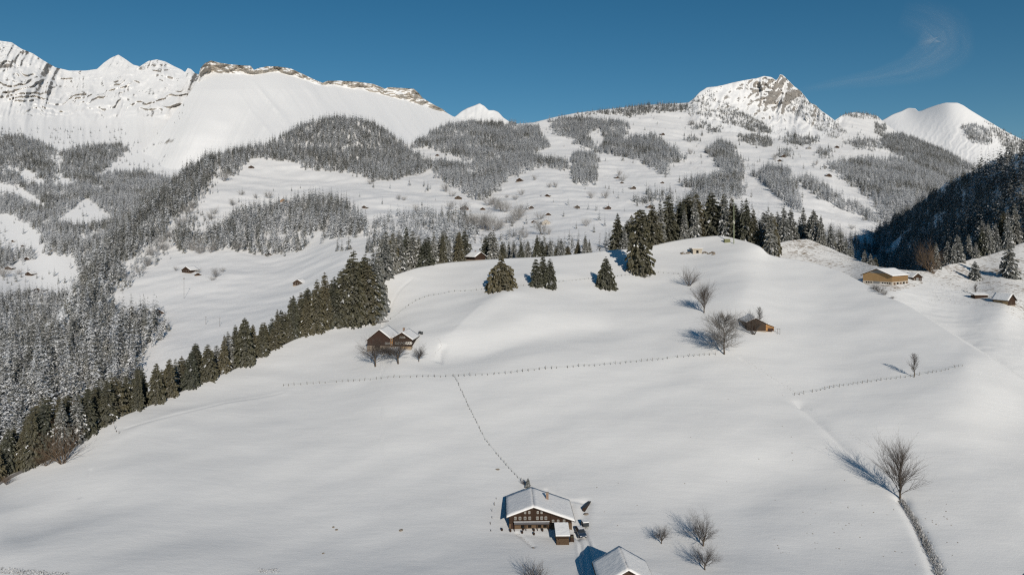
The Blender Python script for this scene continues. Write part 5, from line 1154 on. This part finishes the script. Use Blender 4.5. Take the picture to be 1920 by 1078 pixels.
for k in range(260):
    px = r_.uniform(0, 128); q = on('hill', px, 1064+10*px/128+r_.uniform(0, 10)); pts.append((q.x, q.y, q.z))
for k in range(50):
    q = on('hill', r_.uniform(480, 522), r_.uniform(1066, 1074)); pts.append((q.x, q.y, q.z))
blades(pts, 0.25, 3, 0.2, 6, 'bank_grass', 'sparse grass tips poking out of the snow bank at the lower left edge', M_DRY)
pts = []
for k in range(700):
    px = r_.uniform(1740, 1925); q = on('pasture', px, r_.uniform(510, 570)+max(0,(px-1800))*0.1); pts.append((q.x, q.y, q.z))
for k in range(900):
    px = r_.uniform(1466, 1640); c_ = float(LAYERS['pasture'].crest_f(px)); q = on('pasture', px, c_+abs(r_.gauss(0, 9))); pts.append((q.x, q.y, q.z))
blades(pts, 0.35, 4, 0.5, 7, 'pasture_grass', 'dry grass tufts showing through thin snow on the mound and right pasture', M_DRY)
def clods(spots, label, name, size, seed):
    r = random.Random(seed); m = MB()
    for (px, py) in spots:
        q = on('hill', px, py); s2 = size*r.uniform(0.5, 1.3); a = r.uniform(0, 6); n = 6
        ring = [(q.x+s2*(1.3*math.cos(a+6.283*i/n))*r.uniform(.7,1.2), q.y+s2*math.sin(a+6.283*i/n), q.z-0.04) for i in range(n)]
        m.poly(ring+[(q.x, q.y, q.z+s2*0.55)], [(i,(i+1)%n,n) for i in range(n)])
    o = m.build(name, ROCKM); return tag(o, label, 'soil', kind='stuff')
sp = [(1577,974),(1580,991),(1583,993),(1573,1003),(1678,1033),(1549,840),(1554,841),(1566,837),(1396,796),(1614,771),(1159,905),(1607,768),(1452,1011),(1458,1022),(1460,1027),(1464,1036),(1468,1035),(1474,1036),(1480,1036),(1770,968),(1738,960),(1748,975),(1755,982),(1748,978),(1760,985),(1586,984),(1592,981)]
for k in range(46): sp.append((r_.uniform(1500, 1800), r_.uniform(900, 1060)))
for k in range(24): sp.append((r_.uniform(1100, 1500), r_.uniform(740, 1000)))
clods(sp, 'dark molehills and clods dotting the lower right snow', 'clods', 0.17, 8)
sp = []
for k in range(60):
    t = k/60; sp.append((1386+t*116+r_.gauss(0,1.2), 668+t*74+r_.gauss(0,1.2)))
for k in range(30):
    t = k/30; sp.append((820+8*math.sin(t*5)+r_.gauss(0,1), 634+t*38))
for k in range(34): 
    t = k/34; sp.append((968+t*30+r_.gauss(0,1.5), 998+t*28+r_.gauss(0,1.2)))
clods(sp, 'trodden dark footprints crossing the snow in thin lines', 'footprints', 0.12, 9)
# ---------------------------------------------------------------- road corner at the lower right, lane at the far left
ASPH = plain('asphalt', (0.06, 0.06, 0.065), 0.8, 0.3)
def strip(name, line, width, mat, lift, lay='hill'):
    pts = resample([on(lay, a, b) for a, b in line], 1.5); L = LAYERS[lay]; co, fc = [], []
    for i, s in enumerate(pts):
        d = (pts[min(i+1, len(pts)-1)]-pts[max(i-1, 0)]); d.z = 0; d.normalize(); n = Vector((-d.y, d.x, 0))
        for w in (-0.5, 0.5):
            c = s+n*width*w; co.append((c.x, c.y, L.z(c.x, c.y)+lift))
    for i in range(len(pts)-1): fc.append((2*i, 2*i+1, 2*i+3, 2*i+2))
    o = link(name, mesh_np(name, co, fc)); o.data.materials.append(mat); o['kind'] = 'structure'; return o
strip('road', [(2010,1012),(1962,1052),(1925,1095),(1905,1130)], 3.0, ASPH, 0.10)
strip('lane', [(-30,918),(0,904),(28,890),(55,876),(72,868)], 2.2, plain('trodden_snow_lane', (0.20, 0.19, 0.185), 0.9), 0.12)
# ---------------------------------------------------------------- thin high cloud
def cirrus():
    m, nt, b = new_mat('cirrus'); tc = nt.nodes.new('ShaderNodeTexCoord'); mp = nt.nodes.new('ShaderNodeMapping'); mp.inputs['Scale'].default_value = (1.0, 3.2, 1); mp.inputs['Rotation'].default_value = (0,0,0.5)
    nt.links.new(tc.outputs['Generated'], mp.inputs['Vector']); n = tex_noise(nt, mp.outputs[0], 2.2, 6, 0.6)
    a = nt.nodes.new('ShaderNodeAttribute'); a.attribute_name = 'veil'
    f_ = math_n(nt, 'MULTIPLY', ramp(nt, n, [(0.20, 0.0), (0.80, 1.0)]), a.outputs['Fac']); f_ = math_n(nt, 'MULTIPLY', f_, 0.13)
    tr = nt.nodes.new('ShaderNodeBsdfTransparent'); df = nt.nodes.new('ShaderNodeBsdfTranslucent'); df.inputs['Color'].default_value = (0.9, 0.9, 0.9, 1); d2 = nt.nodes.new('ShaderNodeBsdfDiffuse'); d2.inputs['Color'].default_value = (0.9, 0.9, 0.9, 1)
    ad = nt.nodes.new('ShaderNodeMixShader'); nt.links.new(df.outputs[0], ad.inputs[1]); nt.links.new(d2.outputs[0], ad.inputs[2])
    mx = nt.nodes.new('ShaderNodeMixShader'); nt.links.new(f_, mx.inputs[0]); nt.links.new(tr.outputs[0], mx.inputs[1]); nt.links.new(ad.outputs[0], mx.inputs[2])
    nt.links.new(mx.outputs[0], nt.nodes['Material Output'].inputs['Surface'])
    # a wisp curving up to the right, a hanging veil of ice crystals high above the summits
    line = [(1500,170),(1570,157),(1640,147),(1700,132),(1745,110),(1775,84),(1770,60),(1735,40),(1690,25)]; wid = [8,13,19,30,46,58,58,48,34]
    co, fc, ve = [], [], []; Hc = 4500.0; nw = 12
    t = np.linspace(0, len(line)-1, 60); lx = np.interp(t, range(len(line)), [q[0] for q in line]); ly = np.interp(t, range(len(line)), [q[1] for q in line]); lw = np.interp(t, range(len(line)), wid)
    for i in range(60):
        j0, j1 = max(i-2, 0), min(i+2, 59); dx, dy = lx[j1]-lx[j0], ly[j1]-ly[j0]; n = math.hypot(dx, dy); nx, ny = -dy/n, dx/n
        for k in range(nw+1):
            w = (k/nw-0.5)*2; px, py = lx[i]+nx*w*lw[i], ly[i]+ny*w*lw[i]; d = 15000.0+20*w; co.append(at(px, py, d))
            ve.append((1-w*w)**1.5*math.sin(math.pi*(i+0.5)/60)**0.7)
    for i in range(59):
        for k in range(nw): a0 = i*(nw+1)+k; fc.append((a0, a0+1, a0+nw+2, a0+nw+1))
    me = mesh_np('cloud', co, fc); at_ = me.attributes.new('veil', 'FLOAT', 'POINT'); at_.data.foreach_set('value', np.array(ve, np.float32)); me.materials.append(m)
    o = link('cloud', me); tag(o, 'thin wisp of high cloud curving over the right summits', 'cloud', kind='stuff'); o.visible_shadow = True
cirrus()
